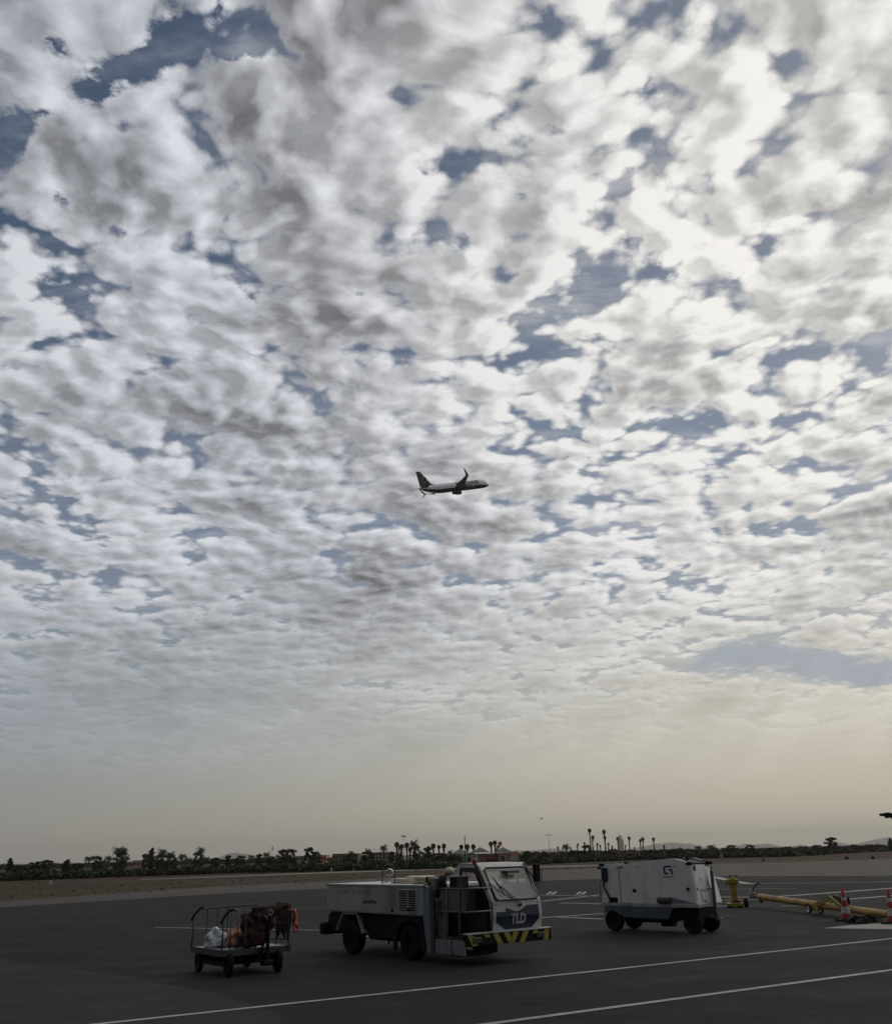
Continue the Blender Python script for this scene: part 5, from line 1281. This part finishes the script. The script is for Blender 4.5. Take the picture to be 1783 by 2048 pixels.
def pavilion():
    D = 235.0; t = thing('pavilion', 'salmon coloured pavilion with three pyramid roofs and pale arches beyond the truck cab', 'building', (0, D, 0))
    X = lambda px_: at(px_, 1712, D).x
    Z = lambda py, px_=990: at(px_, py, D).z
    zw = Z(1706.5)
    w = MB(); w.box((X(915), 0, 0), (X(958), 9, Z(1708, 936)), .05); w.build('left_wing', M['greywall'], t)
    w = MB(); w.box((X(958.3), 1.2, 0), (X(996), 9, Z(1707)), .05); w.build('middle_wing', M['pinkwall'], t)
    w = MB(); w.box((X(996.3), 0, 0), (X(1036), 9, zw), .05); w.box((X(1020), -.4, 0), (X(1036.5), 0, zw + .25)); w.build('right_wing', M['pinkwall'], t)
    for (a, b, top, base) in ((902, 938, 1697.5, 1708), (941, 981, 1694.5, 1706), (987, 1027, 1694.5, 1706)):
        xa, xb = X(a), X(b); zb_ = Z(base, a); zt = Z(top, (a + b) / 2); cx = (xa + xb) / 2; r = MB()
        v = [(xa, -.4, zb_), (xb, -.4, zb_), (xb, 5.4, zb_), (xa, 5.4, zb_)]
        for i in range(4): r.poly([v[i], v[(i + 1) % 4], (cx, 2.5, zt)])
        r.poly(v[::-1]); rf = r.build('roof', M['roofgreen'], t)
        r = MB(); r.tube([(cx, 2.5, zt - .05), (cx, 2.5, zt + .35)], [.06, .02], 6); r.build('finial', M['black'], rf)
    for (a, b) in ((922, 926), (930, 933.5), (942, 945), (950, 954)):
        c = MB(); c.box((X(a), -.22, 0), (X(b), -.002, Z(1709, 936)), .02); c.build('column', M['palewall'], t)
    for cxp, wpx, top, yy, mt in ((936.5, 8, 1714, -.02, 'darkopen'), (963.5, 8, 1717, 1.15, 'orangearch'), (1004, 9, 1711, -.03, 'darkopen'), (1024, 6, 1713.5, -.43, 'palewall'), (1031.5, 4, 1714.5, -.43, 'palewall')):
        c = MB(); ww = X(cxp + wpx / 2) - X(cxp - wpx / 2)
        arch(c, X(cxp), yy - .05, ww * 1.5, Z(top, cxp) + .2, .04); sur = c.build('arch_surround', M['palewall'], t)
        c = MB(); arch(c, X(cxp), yy - .10, ww, Z(top, cxp), .04); c.build('arch_opening', M[mt], sur)
    c = MB(); c.box((X(959), .95, Z(1711.5)), (X(995), 1.2, Z(1710.3))); c.box((X(996.5), -.12, Z(1709.5)), (X(1019), -.001, Z(1708.5))); c.build('cornice', M['palewall'], t)
    c = MB(); c.box((X(972), .2, Z(1719, 984)), (X(1003), -1.6 + 2.75, Z(1717.5, 984)));
    for q in (974, 984, 994): c.box((X(q), .2, 0), (X(q + 1), .35, Z(1719, 984)))
    c.build('canopy', M['darkgrey'], t)
M['orangearch'] = mat('orange_lit_wall', (0.55, 0.16, 0.06), 0.8, var=0.1)
pavilion()
def block(name, label, x0, x1, ytop, D, mt, rows=0, cols=0, roofpts=None, cat='building', depth=10):
    a = at(x0, ytop, D); b = at(x1, ytop, D); t = thing(name, label, cat, (a.x, D, 0)); W = b.x - a.x; H = (a.z + b.z) / 2
    m = MB(); m.box((0, 0, 0), (W, depth, H), .04); m.build('wall', mt, t)
    m = MB(); m.box((-.08, -.08, H), (W + .08, depth + .08, H + .15)); m.build('parapet', M['palewall'] if mt != M['brownwall'] else M['brownwall'], t)
    for r in range(rows):
        for c in range(cols):
            cx = W * (c + .5) / cols; z = H - (r + .5) * min(1.6, H / max(1, rows)) ; ww = W / cols * .30
            m = MB(); m.box((cx - ww, -.03, z - .30), (cx + ww, .0, z + .32)); m.build('window', M['darkopen'], t)
    return t, W, H
block('apartment_block', 'long low brown apartment block behind the trees left of the tank', 664, 716, 1708.5, 330, M['brownwall'], 2, 8)
block('hotel', 'grey three storey building with rows of balconies left of the white tent roof', 736, 786, 1705.5, 330, M['greywall'], 3, 7)
block('house', 'small reddish house right of the conical dark tree', 636, 652, 1711.5, 300, M['pinkwall'], 1, 3)
block('house', 'tiny pinkish house showing between trees right of the tall palm pair', 266, 288, 1722, 290, M['pinkwall'], 1, 3)
block('house', 'pale flat roofed building left of the reddish house', 592, 612, 1713, 320, M['greywall'], 1, 3)
block('shed', 'long low reddish building right of the minaret behind the hedge', 1262, 1292, 1703, 340, M['brownwall'], 1, 6)
block('shed', 'low reddish building left of the minaret behind the hedge', 1205, 1245, 1702.5, 342, M['brownwall'], 1, 8)
def tent():
    D = 290; a = at(793, 1722, D); b = at(842, 1720, D); t = thing('tent_hall', 'low hall with a bright cream curved roof among the palms', 'hall', (a.x, D, 0)); W = b.x - a.x
    H = at(812, 1713.5, D).z; e = at(840, 1720, D).z
    m = MB(); m.box((0.3, .3, 0), (W - .3, 9.7, e)); m.build('wall', M['greywall'], t)
    m = MB(); P = [(0, e + .25), (W * .1, H - .3), (W * .3, H), (W * .5, H - .03), (W * .75, H - .35), (W, e)]
    m.prism([(x, 0, z) for x, z in P] + [(W, 0, e - .12), (0, 0, e)], (0, 10, 0)); rf = m.build('roof', M['tent'], t)
    m = MB()
    for k in range(7): x = W * (.1 + .13 * k); m.box((x, -.05, e - .1), (x + .08, -.001, H - .55 - .05 * k))
    m.build('roof_rib', M['palewall'], rf)
tent()
def minaret():
    D = 4400; c = at(1241.5, 1702, D); t = thing('minaret', 'square stone minaret with a small lantern on top rising between the palms', 'tower', (c.x, D, 0))
    k = D / FPX / .942; H = at(1241.5, 1679, D).z; H2 = at(1241.5, 1673, D).z; H3 = at(1241.5, 1668.5, D).z; w = 4.9 * k
    m = MB(); m.box((-w, -w, 0), (w, w, H), .6)
    for q in range(-3, 4): m.box((q * w * .28 - w * .07, -w, H), (q * w * .28 + w * .07, -w + 1.5, H + 3)); 
    m.build('shaft', M['stone'], t)
    m = MB(); m.box((-w * .45, -w * .45, H), (w * .45, w * .45, H2), .3); m.disc((0, 0, H2), (0, 0, 1), [(w * .38, 0), (w * .36, 1.5), (w * .22, 4), (0, 5)], 14); m.tube([(0, 0, H2 + 4), (0, 0, H3)], .6, 6); m.build('lantern', M['stone'], t)
    for z in (.25, .5, .75):
        m = MB(); m.box((-w * .2, -w - .4, H * z), (w * .2, -w, H * z + 6)); m.build('window', M['darkopen'], t)
M['stone'] = mat('rose_stone', (0.27, 0.19, 0.15), 0.9, var=0.1, vs=.05)
minaret()
# ------------------------------------------------------------------ masts, windsock, markers
def mast(x, ytop, xb, D, label, kind):
    top = at(x, ytop, D); t = thing('light_mast', label, 'light mast', (top.x, D, 0), 0, 'tall light masts at the airfield edge'); H = top.z; k = D / FPX / .942
    m = MB(); m.tube([(0, 0, 0), (0, 0, H)], [.75 * k, .45 * k], 8); m.build('pole', M['silver'], t)
    m = MB()
    if kind == 0: m.box((-4.3 * k, -.4, H - .9 * k), (4.3 * k, .4, H + .1 * k), .05)
    else: m.tube([(-4.2 * k, 0, H - 1.8 * k), (-2 * k, 0, H - .3 * k), (0, 0, H), (2 * k, 0, H - .3 * k), (4.2 * k, 0, H - 1.8 * k)], .35 * k, 6)
    m.build('lamp_head', M['darkgrey'], t)
    for i in ((-3.4, -1.2, 1.2, 3.4) if kind == 0 else (-4, 4)):
        m = MB(); z = H - (1.9 * k if kind == 0 else 2.2 * k); m.box((i * k - .8 * k, -.5, z - .4 * k), (i * k + .8 * k, .5, z + .6 * k), .03); m.build('lamp', M['darkgrey'], t)
mast(807, 1671.5, 807, 265, 'floodlight mast with a flat lamp bar among the fan palms', 0)
mast(1097, 1668.5, 1101, 250, 'lone light mast with two drooping lamp arms right of the pavilion', 1)
def antenna():
    D = 280; top = at(545, 1691, D); t = thing('antenna_mast', 'thin antenna mast standing above the trees left of the service truck', 'mast', (top.x, D, 0)); H = top.z; k = D / FPX / .942
    m = MB(); m.tube([(0, 0, 0), (0, 0, H)], [.5 * k, .25 * k], 6); m.build('pole', M['grey'], t)
    m = MB(); m.box((-.9 * k, -.3, H - 8 * k), (.9 * k, .3, H - 2.5 * k), .05); m.build('aerial', M['grey'], t)
antenna()
def crane():
    D = 600; a = at(746, 1699.5, D); b = at(765, 1699, D); t = thing('crane', 'far tower crane showing only its level jib left of a palm', 'crane', (b.x, D, 0)); k = D / FPX / .942
    m = MB(); m.tube([(0, 0, 0), (0, 0, b.z + 1)], .3 * k, 6); m.build('tower', M['grey'], t)
    m = MB(); m.tube([(a.x - b.x, 0, a.z), (2 * k, 0, b.z)], .28 * k, 6); m.tube([(a.x - b.x + 3, 0, a.z), (0, 0, b.z + 1)], .08 * k, 4); m.build('jib', M['grey'], t)
crane()
def windsock():
    D = 90.0; pt = at(1002, 1680, D); t = thing('windsock', 'drooping red and white striped windsock on its pole in front of the pavilion', 'windsock', (pt.x, D, 0)); k = D / FPX / .942
    m = MB(); m.tube([(0, 0, 0), (0, 0, pt.z)], .30 * k, 8); m.build('pole', M['grey'], t)
    a = Vector((-1.2 * k, 0, at(1000, 1685, D).z)); b = Vector((-10.5 * k, 0, at(991, 1703, D).z))
    m = MB(); m.ring(a, (b - a), 3.5 * k, .15 * k, 16, 6); m.build('hoop', M['grey'], t)
    for i in range(5):
        p = a.lerp(b, i / 5); q = a.lerp(b, (i + 1) / 5); r0 = (3.5 - 1.5 * i / 5) * k; r1 = (3.5 - 1.5 * (i + 1) / 5) * k
        m = MB(); m.tube([p, q], [r0, r1], 14, cap=False); m.build('sock_band', M['sockred'] if i % 2 == 0 else M['sockwhite'], t)
M['sockred'] = mat('red_windsock_cloth', (0.40, 0.03, 0.03), 0.8, var=0.1); M['sockwhite'] = mat('white_windsock_cloth', (0.6, 0.58, 0.56), 0.8, var=0.1)
windsock()
def marker(x, y, hpx, wpx, label, mt='conewhite', kind='marker_post'):
    p = gnd(x, y); k = p.y / FPX / .942; t = thing(kind, label, 'marker', p, 0, 'small airfield markers on the dry field')
    m = MB(); m.box((-wpx * k * .6, -.1, 0), (wpx * k * .6, .1, .08)); m.build('base', M['greywall'], t)
    m = MB(); h = hpx * k; m.prism([(-wpx * k / 2, -.06, .08), (wpx * k / 2, -.06, .08), (wpx * k * .38, -.06, h), (-wpx * k * .38, -.06, h)], (0, .12, 0)); m.build('board', M[mt], t)
marker(100, 1770, 7, 4.5, 'white marker near the left edge of the dry field')
marker(662, 1744, 7, 2.6, 'thin white marker in front of the hedge left of the truck lamp')
marker(707, 1742, 4, 2.8, 'tiny pale marker in front of the hedge left of the truck lamp')
marker(832, 1743, 4, 7, 'low wide grey marker above the truck tank', 'greywall', 'marker_board')
marker(1105, 1727, 5, 2.4, 'small white marker at the foot of the light mast')
marker(1443, 1717, 8, 6, 'pale square marker above the right end of the power unit', 'greywall', 'marker_board')
marker(1526, 1724, 11, 4, 'brownish upright marker right of the pale square marker', 'brownwall', 'marker_board')
marker(1500, 1721, 3.5, 3.5, 'tiny white marker between the two upright markers')
def low_bush(x, y, label):
    p = gnd(x, y); t = thing('low_bush', label, 'bush', p, 0, 'low dark bushes by the taxiway'); rnd = random.Random(int(x)); k = p.y / FPX / .942
    m = MB(); leaves(m, (0, 0, 2.0 * k), (3.2 * k, 2 * k, 2.2 * k), 120, rnd, .14 * p.y / 150); m.build('leaves', M['leaf'], t, sharp=180)
    m = MB(); m.tube([(0, 0, 0), (0, 0, 2 * k)], .2 * k, 5); m.build('stem', M['bark'], t)
low_bush(1745, 1718, 'dark low bush on the red verge near the right edge'); low_bush(1693, 1719, 'smaller dark bush on the red verge left of the other'); low_bush(1198, 1739, 'dark bush on the field just left of the power unit')

# ------------------------------------------------------------------ flying airliner
def airliner():
    k = 1.0
    DIST = 430.0; d = ray(907, 974); pos = Vector((0, 0, CAM_H)) + d * DIST
    t = thing('airliner', 'white and navy twin engine airliner climbing through the clouds', 'aircraft', pos)
    # body axes: x forward, y left, z up
    az = math.radians(32.0); pitch = math.radians(16.0); bank = math.radians(4.0)
    t.rotation_mode = 'XYZ'
    RM = Matrix.Rotation(az, 3, 'Z') @ Matrix.Rotation(-pitch, 3, 'Y') @ Matrix.Rotation(bank, 3, 'X')
    t.rotation_euler = RM.to_euler()
    r = 1.88; 
    st = [(-18.6, .18, 1.05), (-17.8, .42, .95), (-15.5, .95, .62), (-12.5, 1.45, .28), (-9, 1.80, .04), (-6, 1.88, 0), (10, 1.88, 0), (14.5, 1.88, 0), (16.4, 1.72, -.10), (17.8, 1.38, -.28), (18.8, .98, -.46), (19.5, .55, -.60), (19.85, .22, -.66), (19.95, .02, -.68)]
    n = 28
    mb = MB(); rings = []
    for x, rr, zo in st: rr *= 1.05; rings.append([mb.bm.verts.new((x, rr * math.sin(2 * math.pi * i / n), zo + rr * math.cos(2 * math.pi * i / n) * 1.06)) for i in range(n)])
    for a, b in zip(rings, rings[1:]):
        for i in range(n):
            f = mb.bm.faces.new((a[i], b[i], b[(i + 1) % n], a[(i + 1) % n])); f.smooth = True
    mb.bm.faces.new(rings[0]);
    fus = mb.build('fuselage', M['livery'], t, sharp=60)
    def skin(x):  # radius and offset of the skin at x
        for (a, ra, za), (b, rb, zb_) in zip(st, st[1:]):
            if a <= x <= b: w = (x - a) / (b - a); return ra + (rb - ra) * w, za + (zb_ - za) * w
        return st[-1][1], st[-1][2]
    def onskin(x, ang, off=.02):   # ang measured from the horizon up, right hand side
        rr, zo = skin(x); rr = rr * 1.05 + off; return Vector((x, -rr * math.cos(ang), zo + rr * 1.06 * math.sin(ang)))
    # lettering on the right side
    me = text_mesh('RYANAIR', 3.6, 0.0, .10); 
    x0 = min(v.co.x for v in me.vertices); x1 = max(v.co.x for v in me.vertices)
    bm = bmesh.new(); bm.from_mesh(me); bmesh.ops.triangulate(bm, faces=bm.faces[:])
    for k in range(-14, 15): bmesh.ops.bisect_plane(bm, geom=bm.verts[:] + bm.edges[:] + bm.faces[:], plane_co=(0, k * .12, 0), plane_no=(0, 1, 0))
    for v in bm.verts:
        u = (v.co.x - x0) / (x1 - x0); ang = .42 + v.co.y / 1.95 * .92
        v.co = onskin(0.3 + u * 13.0, ang, .03)
    me2 = bpy.data.meshes.new('lettering'); bm.to_mesh(me2); bm.free(); me2.materials.append(M['navy'])
    o = bpy.data.objects.new('lettering', me2); COL.objects.link(o); o.parent = fus
    mb = MB()
    for i in range(34):
        x = -12 + i * .78
        if x > 1.2: continue
        mb.poly([onskin(x, .12, .012), onskin(x + .24, .12, .012), onskin(x + .24, .24, .012), onskin(x, .24, .012)])
    tag(mb.build('cabin_windows', M['darkopen'], fus), kind='stuff')
    mb = MB()
    for a0, a1 in ((.62, .95), (1.0, 1.35), (1.4, 1.74)): mb.poly([onskin(17.4, a0, .02), onskin(18.35, a0 - .02, .02), onskin(17.95, a1, .02), onskin(17.1, a1, .02)])
    mb.build('cockpit_window', M['darkopen'], fus)
    def foil(mb, root, tip, cr, ct, th):
        """tapered slab: root/tip leading edge points, chords"""
        def sec(p, c, nrm): 
            return [Vector(p), Vector(p) + Vector((-c * .3, 0, 0)) + nrm * c * th, Vector(p) + Vector((-c, 0, 0)), Vector(p) + Vector((-c * .35, 0, 0)) - nrm * c * th * .7]
        sp = (Vector(tip) - Vector(root)); nrm = Vector((1, 0, 0)).cross(sp).normalized()
        if nrm.z < 0: nrm = -nrm
        a = sec(root, cr, nrm); b = sec(tip, ct, nrm); A = [mb.bm.verts.new(p) for p in a]; B = [mb.bm.verts.new(p) for p in b]
        for i in range(4): f = mb.bm.faces.new((A[i], A[(i + 1) % 4], B[(i + 1) % 4], B[i])); f.material_index = mb.mi
        mb.bm.faces.new(A[::-1]); mb.bm.faces.new(B)
        bmesh.ops.recalc_face_normals(mb.bm, faces=mb.bm.faces[:])
    for s in (-1, 1):
        mb = MB(); foil(mb, (6.6, s * 1.2, -1.1), (1.6, s * 6.5, -.35), 7.6, 4.6, .06); foil(mb, (1.6, s * 6.5, -.35), (-3.0, s * 16.8, 1.25), 4.6, 1.7, .055)
        wg = mb.build('wing', M['wing'], t)
        mb = MB(); foil(mb, (-3.0, s * 16.8, 1.25), (-3.9, s * 17.6, 1.75), 1.7, 1.35, .05); foil(mb, (-3.9, s * 17.6, 1.75), (-5.6, s * 18.4, 4.2), 1.35, .5, .05); foil(mb, (-3.5, s * 17.3, 1.5), (-5.0, s * 18.1, .2), 1.1, .35, .05); mb.build('winglet', M['navy'], wg)
        mb = MB(); mb.disc((5.6, s * 4.85, -1.75), (1, 0, 0), [(.35, -3.6), (.62, -3.2), (.78, -2.2), (1.02, -1.4), (1.12, 0), (1.08, .9), (.95, 1.1), (.86, .9), (.8, .2), (0, .1)], 22); en = mb.build('engine', M['engine'], t)
        mb = MB(); mb.box((2.3, s * 4.85 - .12, -1.2), (5.7, s * 4.85 + .12, -.55), .04); mb.build('pylon', M['wing'], en)
        mb = MB()
        for yy in (8.2, 11.6): mb.tube([(-1.0 - (yy - 8) * .5, s * yy, -.35 + (yy - 8) * .12), (-3.8 - (yy - 8) * .45, s * yy, -.45 + (yy - 8) * .14)], [.28, .06], 8)
        mb.build('flap_fairing', M['wing'], wg)
        mb = MB(); foil(mb, (-13.6, s * .6, 1.2), (-17.2, s * 7.1, 1.9), 4.0, 1.3, .05); mb.build('tailplane', M['wing'], t)
    fin = MB(); P = [(-8.8, 1.75), (-11.8, 2.6), (-16.2, 8.6), (-18.3, 8.7), (-17.6, 1.5)]
    a = [(x, -.16 * (1 - (z - 1.5) / 11), z) for x, z in P]; A = [fin.bm.verts.new(p) for p in a]; B = [fin.bm.verts.new((p[0], -p[1], p[2])) for p in a]
    for i in range(5): fin.bm.faces.new((A[i], A[(i + 1) % 5], B[(i + 1) % 5], B[i]))
    fin.bm.faces.new(A[::-1]); fin.bm.faces.new(B); bmesh.ops.recalc_face_normals(fin.bm, faces=fin.bm.faces[:]); fi = fin.build('tail_fin', M['navy'], t)
    e = MB(); y = -.20
    # yellow harp-like device on the fin
    e.tube([(-15.9, y, 5.1), (-15.2, y, 5.75), (-14.3, y, 5.6), (-13.8, y, 4.9), (-14.1, y, 3.9), (-15.3, y, 2.7)], [.24, .34, .42, .36, .30, .14], 6)
    e.tube([(-15.9, y, 5.1), (-15.75, y, 4.0), (-15.3, y, 2.7)], .12, 6)
    for q in (0, 1, 2): e.tube([(-15.5 + q * .45, y, 5.3), (-15.4 + q * .3, y, 3.4 + q * .2)], .04, 4)
    e.build('emblem', M['gold'], fi)
def livery():
    m = bpy.data.materials.new('airliner_livery'); m.use_nodes = True; nt = m.node_tree; b = nt.nodes['Principled BSDF']
    sp = nt.nodes.new('ShaderNodeSeparateXYZ'); nt.links.new(nt.nodes.new('ShaderNodeTexCoord').outputs['Object'], sp.inputs[0])
    x = S(nt, sp.outputs[0]); z = S(nt, sp.outputs[2])
    edge = z + x.ss(-19, -8, -1.15, 0.0) + x.ss(12, 20, 0.0, .55)
    c = mixc(nt, edge.ss(-.62, -.60), (0.012, 0.02, 0.05), (0.86, 0.86, 0.86))
    n = noise(nt, None, .6, 3); c = vscale(nt, c, n.muladd(.15, .92))
    nt.links.new(c, b.inputs['Base Color']); b.inputs['Roughness'].default_value = .35
    return m
M['livery'] = livery()
M['wing'] = mat('grey_wing_skin', (0.07, 0.075, 0.095), 0.45, var=0.1, vs=.5)
M['engine'] = mat('navy_engine_cowl', (0.03, 0.04, 0.075), 0.4, var=0.1)
M['gold'] = mat('gold_yellow_paint', (0.32, 0.21, 0.06), 0.5, var=0.08)
airliner()
# ------------------------------------------------------------------ wing tip of the aircraft parked out of frame, bird
def boarding_arm():
    D = 62.0; a = at(1759, 1629.5, D); k = D / FPX / .942
    t = thing('lighting_gantry', 'dark arm end with hanging fittings poking in at the right edge above the horizon', 'gantry', (a.x, D, 0))
    L = 60 * k; z = a.z
    m = MB(); m.box((0, -.12, z - 2.9 * k), (L, .12, z + 2.0 * k), .02); m.build('arm', M['black'], t)
    m = MB(); m.box((10 * k, -.15, z + 2.0 * k), (17 * k, .15, z + 3.2 * k), .01); m.build('cap_plate', M['darkgrey'], t)
    m = MB(); m.prism([(8 * k, -.16, z - 2.9 * k), (11.5 * k, -.16, z - 6.5 * k), (13 * k, -.16, z - 5.2 * k), (17 * k, -.16, z - 6 * k), (21 * k, -.16, z - 5 * k), (30 * k, -.16, z - 5 * k), (30 * k, -.16, z - 2.9 * k)], (0, .32, 0)); m.build('fitting', M['black'], t)
    m = MB(); m.tube([(20.5 * k, 0, z - 4 * k), (20 * k, 0, z - 8.6 * k)], 1.1 * k, 8); m.build('spotlight', M['black'], t)
    m = MB(); m.tube([(L, 0, 0), (L, 0, z + 2 * k)], [.22, .16], 12); m.build('pole', M['grey'], t)
boarding_arm()
def bird():
    p = at(1082, 1638, 120); t = thing('bird', 'tiny dark bird gliding high above the light mast', 'bird', p, R(20))
    m = MB(); m.disc((0, 0, 0), (1, 0, 0), [(0, -.17), (.03, -.12), (.05, 0), (.04, .09), (.03, .13), (0, .17)], 10); m.prism([(-.12, -.02, 0), (-.25, -.05, 0), (-.25, .05, 0), (-.12, .02, 0)], (0, 0, .01)); b = m.build('body', M['fabric'], t)
    for s in (-1, 1):
        m = MB(); m.prism([(.07, s * .03, .02), (.05, s * .22, .09), (-.03, s * .38, .05), (-.06, s * .2, .08), (-.06, s * .03, .02)], (0, 0, .008)); m.build('wing', M['fabric'], t)
bird()
# ------------------------------------------------------------------ air
def haze():
    m = bpy.data.materials.new('haze_air'); m.use_nodes = True; nt = m.node_tree; nt.nodes.clear()
    o = nt.nodes.new('ShaderNodeOutputMaterial'); v = nt.nodes.new('ShaderNodeVolumePrincipled')
    v.inputs['Color'].default_value = (0.98, 0.94, 0.88, 1); v.inputs['Density'].default_value = HAZE; v.inputs['Anisotropy'].default_value = 0.2
    nt.links.new(v.outputs[0], o.inputs['Volume'])
    mb = MB(); mb.box((-15500, -450, -1.1), (15500, 16000, 230))
    tag(mb.build('haze', m), kind='stuff')
HAZE = 8e-5
haze()

# ------------------------------------------------------------------ unseen building and canopy added behind the camera to shade the near apron
def shade_block():
    t = thing('shade_building', 'long unseen block with a deep flat canopy, added behind the camera to shade the apron', 'building', (0, -9, 0))
    m = MB(); m.box((-75, -22, 0), (75, 0, 19), .2); m.build('wall', M['brownwall'], t)
    m = MB(); m.box((-75, .01, 11.2), (75, 9.0, 11.9), .05); m.build('canopy', M['greywall'], t)
    for x in range(-70, 71, 20):
        m = MB(); m.tube([(x, 8.0, 0), (x, 8.0, 11.2)], .35, 12); m.build('column', M['greywall'], t)
        m = MB(); m.box((x + 2, 0.005, 1.2), (x + 18, .05, 4.2), .01); m.build('window', M['darkopen'], t)
shade_block()
